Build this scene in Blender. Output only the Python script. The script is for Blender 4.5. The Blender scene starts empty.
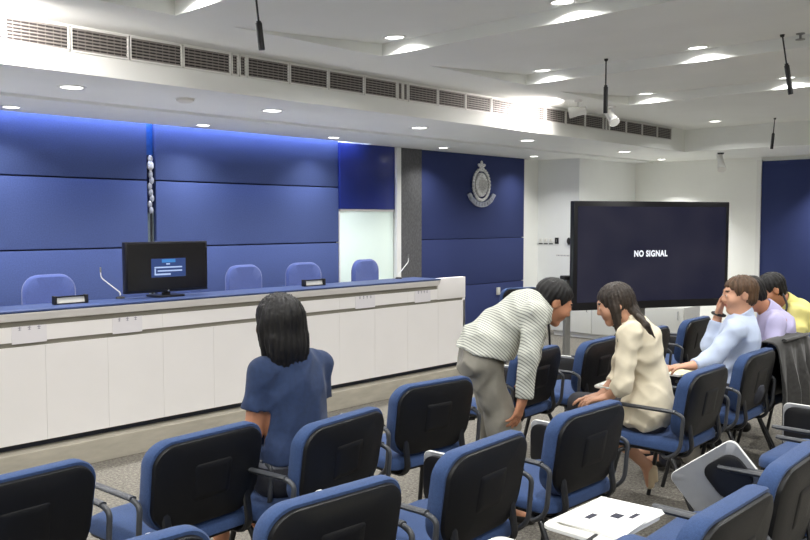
import bpy, bmesh, math, random
import numpy as np
from mathutils import Vector, Matrix, Euler
random.seed(4)
PI = math.pi
scene = bpy.context.scene
COL = scene.collection

# ------------------------------------------------------------------ materials
def new_mat(name):
    m = bpy.data.materials.new(name); m.use_nodes = True
    nt = m.node_tree
    return m, nt, nt.nodes['Principled BSDF']
def mat(name, col, rough=.6, metal=0., noise=0., nscale=40., bump=0., bscale=200., spec=.5, sheen=0., stretch=None, emit=None, estr=0.):
    m, nt, b = new_mat(name)
    b.inputs['Base Color'].default_value = (*col, 1)
    b.inputs['Roughness'].default_value = rough
    b.inputs['Metallic'].default_value = metal
    b.inputs['Specular IOR Level'].default_value = spec
    if sheen: b.inputs['Sheen Weight'].default_value = sheen
    tc = nt.nodes.new('ShaderNodeTexCoord')
    src = tc.outputs['Object']
    if stretch:
        mp = nt.nodes.new('ShaderNodeMapping'); mp.inputs['Scale'].default_value = stretch
        nt.links.new(src, mp.inputs['Vector']); src = mp.outputs['Vector']
    if noise:
        n = nt.nodes.new('ShaderNodeTexNoise'); n.inputs['Scale'].default_value = nscale; n.inputs['Detail'].default_value = 4
        nt.links.new(src, n.inputs['Vector'])
        r = nt.nodes.new('ShaderNodeValToRGB')
        r.color_ramp.elements[0].position = .3; r.color_ramp.elements[1].position = .7
        r.color_ramp.elements[0].color = (*[max(0, c*(1-noise)) for c in col], 1)
        r.color_ramp.elements[1].color = (*[min(1, c*(1+noise)) for c in col], 1)
        nt.links.new(n.outputs['Fac'], r.inputs['Fac']); nt.links.new(r.outputs['Color'], b.inputs['Base Color'])
    if bump:
        n2 = nt.nodes.new('ShaderNodeTexNoise'); n2.inputs['Scale'].default_value = bscale; n2.inputs['Detail'].default_value = 3
        nt.links.new(src, n2.inputs['Vector'])
        bp = nt.nodes.new('ShaderNodeBump'); bp.inputs['Strength'].default_value = bump; bp.inputs['Distance'].default_value = .004
        nt.links.new(n2.outputs['Fac'], bp.inputs['Height']); nt.links.new(bp.outputs['Normal'], b.inputs['Normal'])
    if emit:
        b.inputs['Emission Color'].default_value = (*emit, 1); b.inputs['Emission Strength'].default_value = estr
    return m
def S(r, g, b):
    f = lambda c: ((c/255+.055)/1.055)**2.4 if c > 10 else c/255/12.92
    return (f(r), f(g), f(b))
M = {}
M['ceiling'] = mat('ceiling_paint', S(234, 236, 232), .8, noise=.02, nscale=2)
M['wall'] = mat('white_wall_paint', S(238, 239, 234), .7, noise=.02, nscale=2)
M['pier'] = mat('pier_paint', S(236, 238, 237), .6, noise=.02, nscale=2)
M['blue_wall'] = mat('blue_wall_fabric', S(75, 90, 140), .85, noise=.10, nscale=90, bump=.15, bscale=300, spec=.2)
M['navy_wall'] = mat('navy_wall_fabric', S(52, 62, 106), .8, noise=.08, nscale=90, bump=.15, bscale=300, spec=.2)
M['gloss_blue'] = mat('glossy_blue_panel', S(32, 48, 128), .28, noise=.05, nscale=5)
M['seam'] = mat('dark_seam', S(26, 30, 62), .8)
M['desk'] = mat('white_laminate', S(236, 233, 231), .38, noise=.015, nscale=3)
M['desk_groove'] = mat('grey_groove', S(136, 132, 120), .6)
M['desk_top'] = mat('blue_desk_top', S(50, 66, 108), .45, noise=.05, nscale=60)
M['kick'] = mat('dark_kick_strip', S(38, 42, 58), .5)
M['plinth'] = mat('beige_stone_plinth', S(176, 170, 156), .42, noise=.12, nscale=6, stretch=(1, 1, 4))
M['chair_blue'] = mat('blue_upholstery', S(56, 77, 118), .9, noise=.13, nscale=160, bump=.3, bscale=500, spec=.25, sheen=.1)
M['chair_shell'] = mat('black_plastic', S(20, 20, 22), .42, spec=.35, bump=.12, bscale=700)
M['chair_metal'] = mat('black_steel_tube', S(26, 27, 30), .33, spec=.6)
M['arm_pad'] = mat('dark_grey_arm', S(66, 68, 72), .36)
M['tablet_under'] = mat('grey_tablet_underside', S(150, 152, 156), .5, noise=.03, nscale=30)
M['tablet'] = mat('pale_writing_tablet', S(214, 213, 206), .5, noise=.03, nscale=30)
M['tablet_edge'] = mat('white_tablet_edge', S(236, 236, 232), .4)
M['bracket'] = mat('black_bracket', S(22, 22, 25), .4)
M['exec'] = mat('office_chair_blue', S(66, 82, 140), .85, noise=.08, nscale=90, bump=.2, bscale=300, sheen=.3)
M['grille'] = mat('grille_slat', S(150, 145, 140), .5, metal=.2)
M['grille_dark'] = mat('grille_void', S(58, 55, 54), .8)
M['white_metal'] = mat('white_metal', S(228, 228, 224), .4)
M['grey_metal'] = mat('grey_metal', S(140, 140, 138), .35, metal=.6)
M['black'] = mat('black_matte', S(20, 20, 23), .5)
M['bezel'] = mat('black_bezel', S(16, 16, 22), .3)
M['chrome'] = mat('chrome', S(214, 216, 220), .2, metal=1.)
M['silver'] = mat('silver_relief', S(236, 236, 230), .35, metal=.35, noise=.45, nscale=70)
M['silver_dark'] = mat('silver_dark_relief', S(170, 174, 186), .4, metal=.2, noise=.3, nscale=140)
M['paper'] = mat('white_paper', S(240, 240, 236), .8)
M['paper_sign'] = mat('pale_lilac_sign_paper', S(226, 223, 226), .8)
M['ink'] = mat('grey_ink', S(150, 148, 160), .8)
M['ink_dark'] = mat('dark_ink', S(40, 42, 56), .8)
M['yellow_pad'] = mat('cream_pad', S(240, 232, 186), .8)
M['led'] = mat('downlight_lens', (1, 1, 1), .5, emit=(1, .98, .93), estr=6)
M['cove'] = mat('cove_strip_light', (1, 1, 1), .5, emit=(.66, .74, 1), estr=7)
M['pale_glass'] = mat('pale_green_glass', S(226, 242, 234), .22, noise=.02, nscale=2)
M['grey_weave'] = mat('grey_woven_panel', S(82, 82, 84), .75, noise=.45, nscale=26, stretch=(7, 7, 1.2), bump=.3, bscale=60)
M['coat'] = mat('dark_grey_cloth', S(56, 55, 54), .95, noise=.2, nscale=50, sheen=.2)
M['bag_black'] = mat('black_nylon', S(24, 24, 28), .6, bump=.3, bscale=80)
M['bag_pale'] = mat('pale_canvas', S(196, 190, 180), .85, noise=.08, nscale=30)
M['flagblue'] = mat('bright_blue_strip', S(36, 92, 176), .35, noise=.2, nscale=25)
M['strip_grey'] = mat('grey_green_strip', S(128, 142, 148), .4, noise=.3, nscale=14)
M['strip_navy'] = mat('dark_navy_strip', S(26, 34, 80), .35)

# carpet: speckled
def carpet():
    m, nt, b = new_mat('speckled_carpet')
    tc = nt.nodes.new('ShaderNodeTexCoord')
    n = nt.nodes.new('ShaderNodeTexNoise'); n.inputs['Scale'].default_value = 60; n.inputs['Detail'].default_value = 5; n.inputs['Roughness'].default_value = .75
    nt.links.new(tc.outputs['Object'], n.inputs['Vector'])
    r = nt.nodes.new('ShaderNodeValToRGB'); e = r.color_ramp.elements
    e[0].position = .36; e[0].color = (*S(88, 85, 80), 1)
    e[1].position = .66; e[1].color = (*S(156, 151, 141), 1)
    mid = r.color_ramp.elements.new(.5); mid.color = (*S(121, 117, 109), 1)
    nt.links.new(n.outputs['Fac'], r.inputs['Fac']); nt.links.new(r.outputs['Color'], b.inputs['Base Color'])
    b.inputs['Roughness'].default_value = .95; b.inputs['Specular IOR Level'].default_value = .15
    v = nt.nodes.new('ShaderNodeTexVoronoi'); v.inputs['Scale'].default_value = 180
    nt.links.new(tc.outputs['Object'], v.inputs['Vector'])
    bp = nt.nodes.new('ShaderNodeBump'); bp.inputs['Strength'].default_value = .5; bp.inputs['Distance'].default_value = .006
    nt.links.new(v.outputs['Distance'], bp.inputs['Height']); nt.links.new(bp.outputs['Normal'], b.inputs['Normal'])
    return m
M['carpet'] = carpet()
# TV picture: dark navy glow with smudged reflections painted in as soft uneven patches
def tv_screen():
    m, nt, b = new_mat('tv_screen_glow')
    tc = nt.nodes.new('ShaderNodeTexCoord')
    n = nt.nodes.new('ShaderNodeTexNoise'); n.inputs['Scale'].default_value = 2.2; n.inputs['Detail'].default_value = 1
    nt.links.new(tc.outputs['Object'], n.inputs['Vector'])
    r = nt.nodes.new('ShaderNodeValToRGB')
    r.color_ramp.elements[0].position = .35; r.color_ramp.elements[1].position = .75
    r.color_ramp.elements[0].color = (*S(24, 26, 50), 1); r.color_ramp.elements[1].color = (*S(46, 45, 62), 1)
    nt.links.new(n.outputs['Fac'], r.inputs['Fac']); nt.links.new(r.outputs['Color'], b.inputs['Emission Color'])
    b.inputs['Emission Strength'].default_value = .6; b.inputs['Specular IOR Level'].default_value = .3
    b.inputs['Base Color'].default_value = (.01, .01, .015, 1); b.inputs['Roughness'].default_value = .22
    return m
M['tv'] = tv_screen()
M['tv_text'] = mat('screen_text_glow', (0, 0, 0), .5, emit=(.9, .93, 1), estr=1.)
M['mon'] = mat('monitor_screen_dark', S(14, 13, 17), .18)
M['mon_win'] = mat('monitor_window_glow', (0, 0, 0), .3, emit=S(46, 66, 116), estr=1.)
M['mon_title'] = mat('monitor_title_glow', (0, 0, 0), .3, emit=S(60, 124, 190), estr=1.)
M['mon_line'] = mat('monitor_text_glow', (0, 0, 0), .3, emit=S(170, 190, 230), estr=1.)

# clothes
def striped(name, c1, c2, scale, rot):
    m, nt, b = new_mat(name)
    tc = nt.nodes.new('ShaderNodeTexCoord'); mp = nt.nodes.new('ShaderNodeMapping')
    mp.inputs['Rotation'].default_value = rot
    w = nt.nodes.new('ShaderNodeTexWave'); w.inputs['Scale'].default_value = scale; w.inputs['Distortion'].default_value = .6
    nt.links.new(tc.outputs['Object'], mp.inputs['Vector']); nt.links.new(mp.outputs['Vector'], w.inputs['Vector'])
    w2 = nt.nodes.new('ShaderNodeTexWave'); w2.inputs['Scale'].default_value = scale; w2.bands_direction = 'Z'; w2.inputs['Distortion'].default_value = .4
    nt.links.new(mp.outputs['Vector'], w2.inputs['Vector'])
    mul = nt.nodes.new('ShaderNodeMath'); mul.operation = 'MULTIPLY'
    nt.links.new(w.outputs['Fac'], mul.inputs[0]); nt.links.new(w2.outputs['Fac'], mul.inputs[1])
    r = nt.nodes.new('ShaderNodeValToRGB'); r.color_ramp.elements[0].position = .12; r.color_ramp.elements[1].position = .5
    r.color_ramp.elements[0].color = (*c1, 1); r.color_ramp.elements[1].color = (*c2, 1)
    nt.links.new(w.outputs['Fac'], r.inputs['Fac']); nt.nodes.remove(mul); nt.nodes.remove(w2); nt.links.new(r.outputs['Color'], b.inputs['Base Color'])
    b.inputs['Roughness'].default_value = .85
    return m
M['skin'] = mat('skin', S(186, 130, 98), .5, noise=.05, nscale=20)
M['skin_pale'] = mat('skin_pale', S(202, 152, 124), .5, noise=.05, nscale=20)
M['lip'] = mat('lip', S(176, 96, 88), .45)
M['eye_white'] = mat('eye_white', S(225, 222, 216), .25)
M['iris'] = mat('iris', S(28, 20, 16), .2)
def hair(name, c): return mat(name, c, .5, spec=.35, noise=.45, nscale=70, stretch=(1, 1, .12), bump=.4, bscale=120)
M['hair_black'] = hair('black_hair', S(22, 20, 20)); M['hair_dark'] = hair('dark_brown_hair', S(54, 46, 40)); M['hair_brown'] = hair('brown_hair', S(84, 62, 44))
M['navy_cloth'] = mat('navy_cloth', S(37, 54, 88), .9, noise=.12, nscale=60, sheen=.1)
M['pale_skirt'] = mat('pale_grey_skirt', S(150, 152, 160), .9, noise=.05, nscale=60)
M['check_shirt'] = striped('diagonal_striped_shirt', S(134, 137, 130), S(208, 209, 198), 24., (.3, .8, .5))
M['grey_trousers'] = mat('grey_trousers', S(130, 126, 115), .8, noise=.06, nscale=30, sheen=.1)
M['cream'] = mat('cream_blouse', S(226, 215, 190), .85, noise=.04, nscale=30)
M['dark_skirt'] = mat('charcoal_skirt', S(58, 58, 64), .9)
M['pale_blue'] = mat('pale_blue_shirt', S(186, 198, 222), .85, noise=.03, nscale=30)
M['lavender'] = mat('lavender_shirt', S(180, 174, 208), .85, noise=.03, nscale=30)
M['yellow'] = mat('pale_yellow_shirt', S(222, 212, 132), .85, noise=.03, nscale=30)
M['dark_trousers'] = mat('dark_trousers', S(44, 46, 56), .9)
M['shoe_dark'] = mat('black_leather_shoe', S(26, 24, 24), .35)
M['shoe_pale'] = mat('beige_leather_shoe', S(200, 180, 150), .45)

# ------------------------------------------------------------------ object helpers
def tag(o, label=None, cat=None, group=None, kind=None):
    if label: o['label'] = label
    if cat: o['category'] = cat
    if group: o['group'] = group
    if kind: o['kind'] = kind
    return o
def empty(name, loc=(0, 0, 0), rz=0., label=None, cat=None, group=None):
    o = bpy.data.objects.new(name, None); COL.objects.link(o)
    o.empty_display_size = .05
    o.location = loc; o.rotation_euler = (0, 0, rz)
    return tag(o, label, cat, group)
def build(name, bm, mats, parent=None, smooth=True, ang=.7):
    if not isinstance(mats, (list, tuple)): mats = [mats]
    bmesh.ops.recalc_face_normals(bm, faces=bm.faces[:])
    me = bpy.data.meshes.new(name); bm.to_mesh(me); bm.free()
    for m in mats: me.materials.append(m)
    o = bpy.data.objects.new(name, me); COL.objects.link(o)
    if smooth and len(me.polygons):
        me.polygons.foreach_set('use_smooth', [True]*len(me.polygons))
        try: me.set_sharp_from_angle(angle=ang)
        except Exception: pass
    if parent: o.parent = parent
    return o
def B(): return bmesh.new()
def box(bm, x0, x1, y0, y1, z0, z1, bev=0., seg=2, mi=0, mtx=None):
    r = bmesh.ops.create_cube(bm, size=1.)
    vs = r['verts']
    for v in vs: v.co = Vector(((x0+x1)/2+v.co.x*(x1-x0), (y0+y1)/2+v.co.y*(y1-y0), (z0+z1)/2+v.co.z*(z1-z0)))
    fs = set(f for v in vs for f in v.link_faces)
    if bev > 0:
        es = list(set(e for v in vs for e in v.link_edges))
        res = bmesh.ops.bevel(bm, geom=es, offset=bev, segments=seg, affect='EDGES', profile=.5)
        fs = set(f for f in fs if f.is_valid) | set(res['faces'])
        vs = list(set(v for f in fs for v in f.verts))
    for f in fs: f.material_index = mi
    if mtx is not None: bmesh.ops.transform(bm, matrix=mtx, verts=list(vs))
    return vs
def fillet(pts, rad, n=5):
    pts = [Vector(p) for p in pts]; out = [pts[0]]
    for i in range(1, len(pts)-1):
        a, b, c = pts[i-1], pts[i], pts[i+1]
        u = (a-b); w = (c-b); r = min(rad, u.length*.48, w.length*.48)
        p0 = b+u.normalized()*r; p1 = b+w.normalized()*r
        for k in range(n+1):
            t = k/n; out.append(p0*(1-t)**2+b*2*t*(1-t)+p1*t*t)
    out.append(pts[-1]); return out
def tube(bm, pts, r, seg=10, rad=0., mi=0, flat=None):
    """round (or flat = (width factor, height factor)) tube along a polyline"""
    pts = fillet(pts, rad) if rad else [Vector(p) for p in pts]
    rs = r if isinstance(r, (list, tuple)) else None
    rings = []; up = None
    for i, p in enumerate(pts):
        t = (pts[min(i+1, len(pts)-1)]-pts[max(i-1, 0)]).normalized()
        if up is None:
            up = Vector((0, 0, 1)) if abs(t.z) < .9 else Vector((0, 1, 0))
        s = t.cross(up)
        if s.length < 1e-6: s = t.orthogonal()
        s.normalize(); up = s.cross(t).normalized()
        rr = (rs[0]+(rs[1]-rs[0])*i/(len(pts)-1)) if rs else r
        fx, fy = flat or (1, 1)
        rings.append([bm.verts.new(p+s*math.cos(2*PI*k/seg)*rr*fx+up*math.sin(2*PI*k/seg)*rr*fy) for k in range(seg)])
    for a, b in zip(rings, rings[1:]):
        for k in range(seg):
            f = bm.faces.new((a[k], a[(k+1) % seg], b[(k+1) % seg], b[k])); f.material_index = mi
    for rg in (rings[0], rings[-1]):
        f = bm.faces.new(rg); f.material_index = mi
def lathe(bm, prof, seg=24, at=(0, 0, 0), mi=0):
    rings = []
    for r, z in prof:
        rings.append([bm.verts.new((at[0]+r*math.cos(2*PI*k/seg), at[1]+r*math.sin(2*PI*k/seg), at[2]+z)) for k in range(seg)])
    for a, b in zip(rings, rings[1:]):
        for k in range(seg):
            f = bm.faces.new((a[k], a[(k+1) % seg], b[(k+1) % seg], b[k])); f.material_index = mi
    for rg in (rings[0], rings[-1]):
        try: bm.faces.new(rg).material_index = mi
        except Exception: pass
def rounded(w0, w1, h0, h1, radii, n=6):
    """outline of a rounded rectangle; radii for corners (-,-),(+,-),(+,+),(-,+)"""
    cs = [(w0, h0, 1, 1, PI), (w1, h0, -1, 1, 1.5*PI), (w1, h1, -1, -1, 0), (w0, h1, 1, -1, .5*PI)]
    out = []
    for (x, y, sx, sy, a0), r in zip(cs, radii):
        for k in range(n+1):
            a = a0+PI/2*k/n
            out.append((x+sx*r+r*math.cos(a), y+sy*r+r*math.sin(a)))
    return out
def slab(bm, outline, layers, fn, mi=0):
    """stack of inset copies of an outline; layers = (depth, inset); fn(u, v, d) -> point"""
    cx = sum(p[0] for p in outline)/len(outline); cy = sum(p[1] for p in outline)/len(outline)
    hw = max(abs(p[0]-cx) for p in outline); hh = max(abs(p[1]-cy) for p in outline)
    rings = []
    for d, ins in layers:
        rings.append([bm.verts.new(fn(cx+(u-cx)*(1-ins/hw), cy+(v-cy)*(1-ins/hh), d)) for u, v in outline])
    n = len(outline)
    for a, b in zip(rings, rings[1:]):
        for k in range(n):
            bm.faces.new((a[k], a[(k+1) % n], b[(k+1) % n], b[k])).material_index = mi
    for rg, (d, ins) in ((rings[0], layers[0]), (rings[-1], layers[-1])):
        inner = [rg]
        for q in (.66, .33):   # inner rings so that curved fn keeps its shape
            nr = [bm.verts.new(fn(cx+(u-cx)*(1-ins/hw)*q, cy+(v-cy)*(1-ins/hh)*q, d)) for u, v in outline]
            for k in range(n):
                bm.faces.new((inner[-1][k], inner[-1][(k+1) % n], nr[(k+1) % n], nr[k])).material_index = mi
            inner.append(nr)
        bm.faces.new(inner[-1]).material_index = mi
def kids(o): return [c for c in COL.objects if c.parent == o]
def copy_tree(o, parent=None):
    c = o.copy(); COL.objects.link(c)
    if parent: c.parent = parent
    for ch in kids(o): copy_tree(ch, c)
    return c
def structure(o): o['kind'] = 'structure'; return o
def text_mesh(name, body, size, material, parent, mtx, offset=0., extrude=.0006):
    cu = bpy.data.curves.new(name, 'FONT'); cu.body = body; cu.size = size; cu.align_x = 'CENTER'; cu.align_y = 'CENTER'
    cu.offset = offset; cu.extrude = extrude; cu.space_character = 1.12
    t = bpy.data.objects.new(name+'_curve', cu); COL.objects.link(t)
    dg = bpy.context.evaluated_depsgraph_get(); dg.update()
    me = bpy.data.meshes.new_from_object(t.evaluated_get(dg))
    bpy.data.objects.remove(t); bpy.data.curves.remove(cu)
    me.transform(mtx); me.materials.clear(); me.materials.append(material)
    o = bpy.data.objects.new(name, me); COL.objects.link(o); o.parent = parent
    return o
ORD = ['first', 'second', 'third', 'fourth', 'fifth', 'sixth', 'seventh', 'eighth', 'ninth', 'tenth', 'eleventh', 'twelfth', 'thirteenth', 'fourteenth',
       'fifteenth', 'sixteenth', 'seventeenth', 'eighteenth', 'nineteenth', 'twentieth']

# ------------------------------------------------------------------ camera (height 1.55 m, looking along the rows of chairs)
cam_d = bpy.data.cameras.new('camera'); cam = bpy.data.objects.new('camera', cam_d); COL.objects.link(cam)
cam_d.sensor_width = 36; cam_d.lens = 840/810*36; cam_d.clip_start = .02
YAW, PITCH = 43.73, 3.406
cam.location = (0, 0, 1.55); cam.rotation_euler = (math.radians(90-PITCH), 0, math.radians(YAW-90))
scene.camera = cam

# ------------------------------------------------------------------ the room
X0, X1, Y0, Y1 = -3.2, 11.9, -3.2, 7.15
XP, YP = 10.3, 6.45          # pier corner
ZC, ZS = 2.70, 2.42          # main ceiling, soffit
YF, XF = 4.9, 10.3           # soffit fascias
def room_box(name, m, *a, bev=0.):
    bm = B(); box(bm, *a, bev=bev); return structure(build(name, bm, m, smooth=False))
room_box('floor', M['carpet'], X0-.2, X1+.2, Y0-.2, Y1+.2, -.1, 0)
room_box('wall_left', M['wall'], X0, X1, Y1, Y1+.2, 0, 3.)
room_box('wall_end', M['wall'], X1, X1+.2, Y0, Y1, 0, 3.)
room_box('wall_right', M['wall'], X0, X1, Y0-.2, Y0, 0, 3.)
room_box('wall_rear', M['wall'], X0-.2, X0, Y0, Y1, 0, 3.)
room_box('wall_pier', M['pier'], XP, X1, YP, Y1, 0, ZS)
FACES = [-2.57, -.86, .85, 2.58, 4.22, 5.95, 7.70]
RUN, DEP, YE = 1.25, .085, 4.26
def ceiling():
    bm = B()
    def quad(*p): bm.faces.new([bm.verts.new(q) for q in p])
    quad((X0, YE, ZC), (XF, YE, ZC), (XF, YF, ZC), (X0, YF, ZC))
    x = X0
    for f in FACES:
        s = max(f-RUN, x); zs = ZC+DEP*(1-(f-s)/RUN)
        if s > x: quad((x, Y0, ZC), (s, Y0, ZC), (s, YE, ZC), (x, YE, ZC))
        quad((s, Y0, zs), (f, Y0, ZC+DEP), (f, YE, ZC+DEP), (s, YE, zs))
        quad((f, Y0, ZC+DEP), (f, Y0, ZC), (f, YE, ZC), (f, YE, ZC+DEP))
        quad((s, YE, ZC), (f, YE, ZC), (f, YE, ZC+DEP), (s, YE, zs+1e-5))
        x = f
    quad((x, Y0, ZC), (XF, Y0, ZC), (XF, YE, ZC), (x, YE, ZC))
    # slab above
    quad((X0, Y0, 3.), (X1, Y0, 3.), (X1, Y1, 3.), (X0, Y1, 3.))
    return structure(build('ceiling', bm, M['ceiling'], smooth=False))
ceiling()
# soffits: left (two bands with a shadow groove, light slot against the wall) and end
bm = B()
box(bm, X0, X1, YF, 5.98, ZS, 2.98)
box(bm, X0, X1, 5.98, 6.14, ZS+.045, 2.98)
box(bm, X0, X1, 6.14, 6.98, ZS, 2.98)
box(bm, 6.75, X1, 6.98, Y1, ZS, 2.98)
box(bm, X0, 6.75, 6.98, Y1, 2.62, 2.98)
structure(build('trim_1', bm, M['ceiling'], smooth=False))
room_box('trim_2', M['ceiling'], XF, X1, Y0, YF, ZS, 2.98)
# platform the long desk stands on
room_box('floor_platform', M['plinth'], X0, 6.28, 5.085, Y1, 0, .15, bev=.004)
# skirting on the end wall
bm = B(); box(bm, X1-.015, X1, Y0, YP, 0, .1); structure(build('baseboard_end', bm, M['white_metal'], smooth=False))
bm = B(); box(bm, XP-.015, XP, YP, Y1, 0, .1); box(bm, XP, X1-.015, YP-.015, YP, 0, .1)
structure(build('baseboard_pier', bm, M['white_metal'], smooth=False))

# cove light strip above the blue panels
bm = B(); box(bm, X0+.1, 6.6, 7.03, 7.07, 2.585, 2.61)
tag(build('cove_light_strip', bm, M['cove'], smooth=False), 'blue white light strip in the ceiling slot above the blue wall', 'light strip')
def area(name, loc, sx, sy, power, color=(1, 1, 1), rot=(0, 0, 0), shape='RECTANGLE', spread=180):
    l = bpy.data.lights.new(name, 'AREA'); l.shape = shape; l.size = sx
    if shape in ('RECTANGLE', 'ELLIPSE'): l.size_y = sy
    l.energy = power; l.color = color; l.spread = math.radians(spread)
    o = bpy.data.objects.new(name, l); COL.objects.link(o); o.location = loc; o.rotation_euler = rot
    return o
area('cove_light', (1.7, 7.05, 2.58), 9.6, .03, 52, (.55, .64, 1), rot=(math.radians(12), 0, 0), spread=160)

# ------------------------------------------------------------------ wall panels behind the desk
def wall_panel(name, rows, m, x0, x1, label, cat='wall panel', y0=7.08, group=None):
    """an upholstered panel: padded pieces with shadow joints between them"""
    t = empty(name, ((x0+x1)/2, y0, rows[0][0]), 0, label, cat, group)
    for z0, z1 in rows:
        b = B(); box(b, x0-(x0+x1)/2, x1-(x0+x1)/2, 0, Y1-y0-.001, z0-rows[0][0], z1-rows[0][0], bev=.006, seg=2)
        build('padded_section', b, m, t)
    b = B(); box(b, x0-(x0+x1)/2+.01, x1-(x0+x1)/2-.01, .03, Y1-y0-.001, .01, rows[-1][1]-rows[0][0]-.01)
    build('backing', b, M['seam'], t, smooth=False)
    return t
R3 = [(.15, .69), (.70, 1.293), (1.305, 1.91), (1.922, 2.56)]
wall_panel('wall_panel', R3, M['blue_wall'], X0+.02, 3.97, 'wide blue padded wall panel left of the narrow mirror strip')
wall_panel('wall_panel', R3, M['blue_wall'], 4.058, 6.322, 'blue padded wall panel right of the narrow mirror strip')
# narrow decorative strip between them
st = empty('wall_strip', (4.014, 7.13, 1.0), 0, 'narrow vertical blue and grey strip between the two blue wall panels', 'wall strip')
for nm, z0, z1, m in (('bright_section', 2.15, 2.56, M['flagblue']), ('dark_section', 1.62, 2.15, M['strip_navy']), ('grey_section', .15, 1.62, M['strip_grey'])):
    b = B(); box(b, -.042, .042, -.004, .015, z0-1., z1-1.); build(nm, b, m, st, smooth=False)
fp = empty('pole_ornament', (4.012, 7.095, 1.25), 0, 'dark ornate pole with silver finial in front of the narrow wall strip', 'ornament')
b = B(); lathe(b, [(.0, .90), (.018, .89), (.026, .865), (.018, .84), (.03, .82), (.03, .78), (.012, .76), (.012, .74)], 14); build('finial', b, M['silver'], fp)
b = B()
for k in range(7):
    z = .72-.055*k
    bmesh.ops.create_uvsphere(b, u_segments=10, v_segments=6, radius=.024, matrix=Matrix.Translation((.012*math.sin(k*2.1), 0, z)) @ Matrix.Diagonal((1, .7, 1.5, 1)))
build('knotwork', b, M['silver_dark'], fp)
b = B(); tube(b, [(0, 0, .76), (0, 0, -1.1)], .010, 8); build('pole', b, M['black'], fp)
# glossy blue header over the pale glass door, its frame and the grey woven strip
b = B(); box(b, 6.325, 7.205, 7.06, Y1-.001, 1.675, ZS-.001, bev=.006)
tag(build('header_panel', b, M['gloss_blue']), 'glossy dark blue panel above the pale green glass panel', 'wall panel')
dp = empty('glass_panel', (6.77, 7.08, .15), 0, 'pale green frosted glass panel under the glossy blue header', 'glass panel')
b = B(); box(b, -.43, .43, .0, .05, 0, 1.50, bev=.004); build('pane', b, M['pale_glass'], dp)
b = B(); box(b, -.443, -.43, -.008, .06, 0, 1.52); box(b, -.443, .435, -.008, .06, 1.50, 1.522); build('frame', b, M['white_metal'], dp, smooth=False)
b = B(); box(b, 7.21, 7.285, 7.03, Y1-.001, 0, ZS-.001, bev=.004)
structure(build('trim_3', b, M['white_metal']))
b = B(); box(b, 7.285, 7.69, 7.07, Y1-.001, 0, ZS-.001)
tag(build('woven_panel', b, M['grey_weave'], smooth=False), 'dark grey woven textured wall strip left of the crest panel', 'wall panel')
RC = [(.02, .685), (.692, 1.30), (1.307, ZS-.002)]
wall_panel('crest_panel', RC, M['navy_wall'], 7.70, 9.86, 'navy padded wall panel that carries the silver crest', y0=7.08)
# navy panel on the end wall, with pale jamb
t = empty('wall_panel', (11.86, 3.01, .1), 0, 'tall navy fabric panel on the end wall at far right', 'wall panel')
b = B(); box(b, -.0, .039, -1.9, 1.50, 0, 2.262, bev=.006); build('fabric', b, M['navy_wall'], t)
b = B(); box(b, -.02, .039, 1.50, 1.56, 0, 2.28); build('jamb', b, M['white_metal'], t, smooth=False)
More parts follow.
